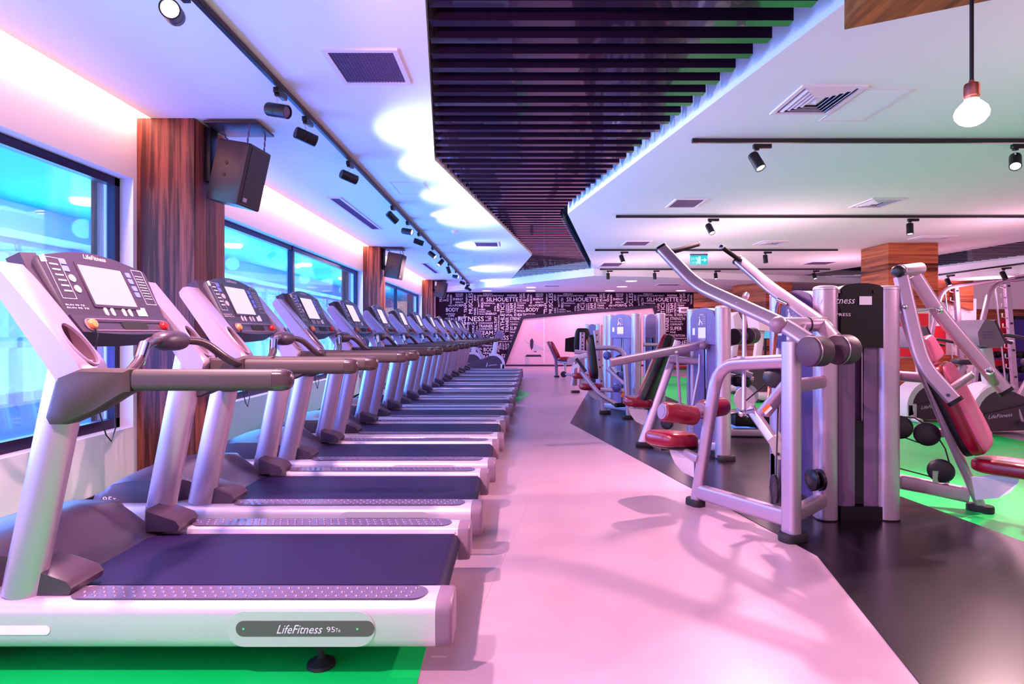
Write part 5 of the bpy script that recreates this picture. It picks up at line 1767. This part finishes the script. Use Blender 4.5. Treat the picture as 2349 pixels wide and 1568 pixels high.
# flat bench with red pad on the green floor
bo = V(W(1556, 855, 13.5).x, 13.5, 0)
R = empty('weight_bench', bo, 'long red bench pad on a low silver frame over the green floor', 'bench')
MB().pad(bo + V(0, 0, .40), (.36, .14, .05), None, .4, 26, 12).build('pad', 'red_pad', R, smooth=70)
MB().sweep([bo + V(-.3, 0, .32), bo + V(.3, 0, .32)], rr(.06, .07, .02)).build('frame_beam', 'silver', R)
for s in (-1, 1):
    MB().sweep([bo + V(.26 * s, 0, .33), bo + V(.30 * s, 0, .03)], rr(.05, .06, .015)).build('leg', 'silver', R)
    MB().sweep([bo + V(.30 * s, -.2, .025), bo + V(.30 * s, .2, .025)], rr(.05, .05, .015)).build('foot_bar', 'silver', R)


def rack(o, label, k=1.0, w=1.3):
    o = Vector(o)
    R = empty('squat_rack', o, label, 'squat rack', 'squat racks')
    T = lambda x, y, z: o + V(x, y, z) * k
    P = lambda n, b, m, par=None: b.build(n, m, par or R, smooth=45)
    for y in (0, w):
        P('arch', MB().sweep(fillet([T(-.62, y, 0), T(-.50, y, 1.2), T(-.28, y, 2.1), T(.9, y, 2.28)], .25, 7), rr(.08, .09, .03), (0, 1, 0)), 'silver')
        u = P('upright', MB().sweep([T(.0, y, 2.16), T(.16, y, .02)], rr(.10, .08, .015), (0, 1, 0)), 'silver')
        for i in range(9):
            z = .5 + i * .19
            x = .16 - .075 * z
            P('hook', MB().tube([T(x - .05, y, z), T(x - .13, y, z + .02), T(x - .13, y, z + .09)], .012, 6), 'rail_silver', u)
        for z in (.35, .85, 1.35, 2.05):
            P('bolt', MB().cyl(T(.16 - .075 * z, y - .05, z), T(.16 - .075 * z, y - .056, z), .02, n=12), 'black', u)
        P('guide_rod', MB().cyl(T(-.22, y, 2.05), T(.0, y, .05), .014, n=10), 'chrome')
        P('base_rail', MB().sweep([T(-.66, y, .03), T(.9, y, .03)], rr(.08, .06, .015)), 'silver')
    P('barbell', MB().cyl(T(-.12, -.3, 1.02), T(-.12, w + .3, 1.02), .014, n=12), 'chrome')
    P('cross_bar', MB().cyl(T(.8, -.02, 2.26), T(.8, w + .02, 2.26), .03, n=12), 'silver')
    return R


rack((W(2309, 800, 11.2).x, 11.2, 0), 'tall silver squat rack with hooks at the right edge')
rack((W(2098, 800, 13.6).x, 13.6, 0), 'silver squat rack behind the press machine arms, left of the clad column', .92)
# second bench with a rose pad beside the column
bo = V(W(2200, 855, 8.8).x, 9.4, 0)
R = empty('weight_bench', bo, 'rose padded bench under the clad column, behind the dark bikes', 'bench')
MB().pad(bo + V(0, 0, .62), (.20, .13, .05), rot_to((-.3, 0, 1), (1, 0, 0)), .45, 24, 12).build('pad', 'pink_pad', R, smooth=70)
MB().sweep([bo + V(0, 0, .58), bo + V(.05, 0, .03)], rr(.06, .06, .015)).build('post', 'silver', R)
MB().sweep([bo + V(-.2, 0, .03), bo + V(.3, 0, .03)], rr(.06, .05, .015)).build('foot_bar', 'silver', R)

# dumbbells on their stand
ds = V(W(2280, 870, 13.0).x, 13.0, 0)
R = empty('dumbbell_stand', ds, 'dumbbell stand with blue ends behind the squat rack', 'dumbbell stand')
for n, z in enumerate((.30, .62)):
    MB().box(ds + V(-.2, -.02 + .12 * n, z - .03), ds + V(2.2, .22 + .12 * n, z), .005).build('shelf', 'purple_wall', R)
for x in (-.15, 1.07, 2.1):
    MB().box(ds + V(x - .04, 0, 0), ds + V(x + .04, .3, .64), .005).build('post', 'frame_dark', R)
nm = ['first', 'second', 'third', 'fourth', 'fifth', 'sixth', 'seventh']
for n, z in enumerate((.30, .62)):
    for i in range(7):
        c = ds + V(.02 + .3 * i, .10 + .12 * n, z + .075)
        R = empty('dumbbell', c - V(0, 0, .075), 'black dumbbell, %s from the left on the %s shelf of the stand' % (nm[i], ['lower', 'upper'][n]), 'dumbbell', 'dumbbells on the stand')
        for s in (-1, 1):
            MB().cyl(c + V(0, s * .06, 0), c + V(0, s * .15, 0), .075, n=14, bev=.012).build('head', 'header_black', R)
        MB().cyl(c + V(0, -.07, 0), c + V(0, .07, 0), .018, n=10).build('handle', 'chrome', R)
# ================================================================== lamps
def light(kind, name, loc, col, e, aim=None, size=.1, size_y=None, cone=60, blend=.6, spread=None):
    l = bpy.data.lights.new(name, kind)
    l.color = col[:3]
    l.energy = e
    if kind == 'SPOT':
        l.spot_size = math.radians(cone); l.spot_blend = blend; l.shadow_soft_size = size
    elif kind == 'POINT':
        l.shadow_soft_size = size
    elif kind == 'AREA':
        l.size = size
        if size_y: l.shape = 'RECTANGLE'; l.size_y = size_y
        if spread: l.spread = math.radians(spread)
    o = bpy.data.objects.new(name, l)
    COL.objects.link(o)
    o.location = loc
    if aim is not None:
        o.rotation_euler = Vector(aim).to_track_quat('-Z', 'Y').to_euler()
    return o


PINK = RGB(255, 190, 214)
ROSE = RGB(255, 208, 220)
LILAC = RGB(206, 160, 255)
BLUE = RGB(82, 100, 255)
for n, (c, d, lit) in enumerate(SPOTS):
    if lit:
        light('SPOT', 'spot_lamp', c, ROSE, 160, d, .04, cone=100, blend=.7)
# strong heads that throw the hard shadows over the aisle
light('SPOT', 'spot_lamp', (-1.45, 2.45, 2.55), ROSE, 420, (.38, -.05, -.9), .05, cone=120, blend=.5)
light('SPOT', 'spot_lamp', (3.9, 4.75, 2.5), RGB(255, 200, 206), 450, (-.55, -.5, -.7), .04, cone=95, blend=.5)
light('SPOT', 'spot_lamp', (1.93, 4.86, 2.52), RGB(255, 200, 206), 430, (-.30, -.40, -.87), .03, cone=120, blend=.5)
light('SPOT', 'spot_lamp', (-1.45, .7, 2.55), ROSE, 420, (.25, .42, -.9), .05, cone=110, blend=.5)
light('SPOT', 'added_beam', (-.9, .9, 2.1), RGB(255, 180, 220), 170, (.30, .9, .20), .04, cone=44, blend=.7)  # added free spot that lights the slat faces, no head here
# spots added beside the window track, imitating its heads' flat ceiling beams
for y, e in ((4.75, 26), (5.75, 34), (7.0, 24), (8.5, 30), (11.0, 24), (15.2, 30), (18.4, 20)):
    light('SPOT', 'added_beam', (-1.18, y, 2.38), RGB(214, 240, 255), e * 3.0, (1, .14, .24), .03, cone=150, blend=1.0)
# cove strip along the window wall
light('AREA', 'cove_strip', (-2.79, 9.5, 2.86), RGB(255, 196, 164), 230, (-.55, 0, -.85), 22, .05)
# cold daylight, added blue fill and lamps in the gallery
light('AREA', 'gallery_sky', (-5.6, 9, 1.4), RGB(120, 220, 255), 900, (1, 0, .25), 24, 1.8)
light('AREA', 'gallery_blue_fill', (-3.5, 2.0, .9), RGB(112, 96, 255), 240, (1, 0, 1.0), 5.5, .6)  # low area lights added to tint the left ceiling blue
light('AREA', 'gallery_blue_fill', (-3.5, 12.5, .9), RGB(36, 116, 255), 950, (1, 0, 1.0), 15, .6)
for x, y in ((-4.46, 6.18), (-4.4, 9.3), (-4.2, 11.9), (-4.3, 14.9), (-4.4, 3.4)):
    light('POINT', 'gallery_lamp', (x, y, 2.25), RGB(110, 225, 255), 60, size=.1)
# pink point lights added in mid-air as general fill, no fittings
for x, y, e in ((3.7, 2.4, 48), (2.8, 9.5, 45), (2.7, 13.5, 45), (3.6, 8.4, 50), (3.8, 12.5, 50), (7, 8.4, 45), (7, 13, 50), (9.5, 11.8, 60)):
    light('POINT', 'hall_fill', (x, y, 1.9), PINK, e, size=.35)
for x, y in ((-1.0, 20.3), (.47, 18.9), (.5, 20.3), (3.2, 16.7), (3.3, 18.6), (3.2, 20.3), (5.6, 20.2)):
    light('SPOT', 'downlight_lamp', (x, y, 2.58), PINK, 95, (0, .35, -1), .1, cone=150, blend=.6)
# ================================================================== camera, world, view
cam = bpy.data.cameras.new('camera')
co = bpy.data.objects.new('camera', cam)
COL.objects.link(co)
co.location = (0, 0, H)
co.rotation_euler = (PI / 2, 0, 0)
cam.sensor_width = 36
cam.lens = F / 2349 * 36
cam.shift_x = -(CX - 1174.5) / 2349
cam.shift_y = -(784 - CY) / 2349
cam.clip_start = 0.05
S.camera = co
w = bpy.data.worlds.new('world')
S.world = w
w.use_nodes = True
w.node_tree.nodes['Background'].inputs[0].default_value = RGB(246, 206, 232)
w.node_tree.nodes['Background'].inputs[1].default_value = 1.0
S.view_settings.view_transform = 'Standard'
S.view_settings.look = 'None'
S.view_settings.gamma = 1
S.view_settings.exposure = -0.08
S.cycles.max_bounces = 8
S.cycles.diffuse_bounces = 4
S.cycles.glossy_bounces = 4
S.cycles.transparent_max_bounces = 8
S.cycles.sample_clamp_indirect = 4
S.cycles.use_denoising = True
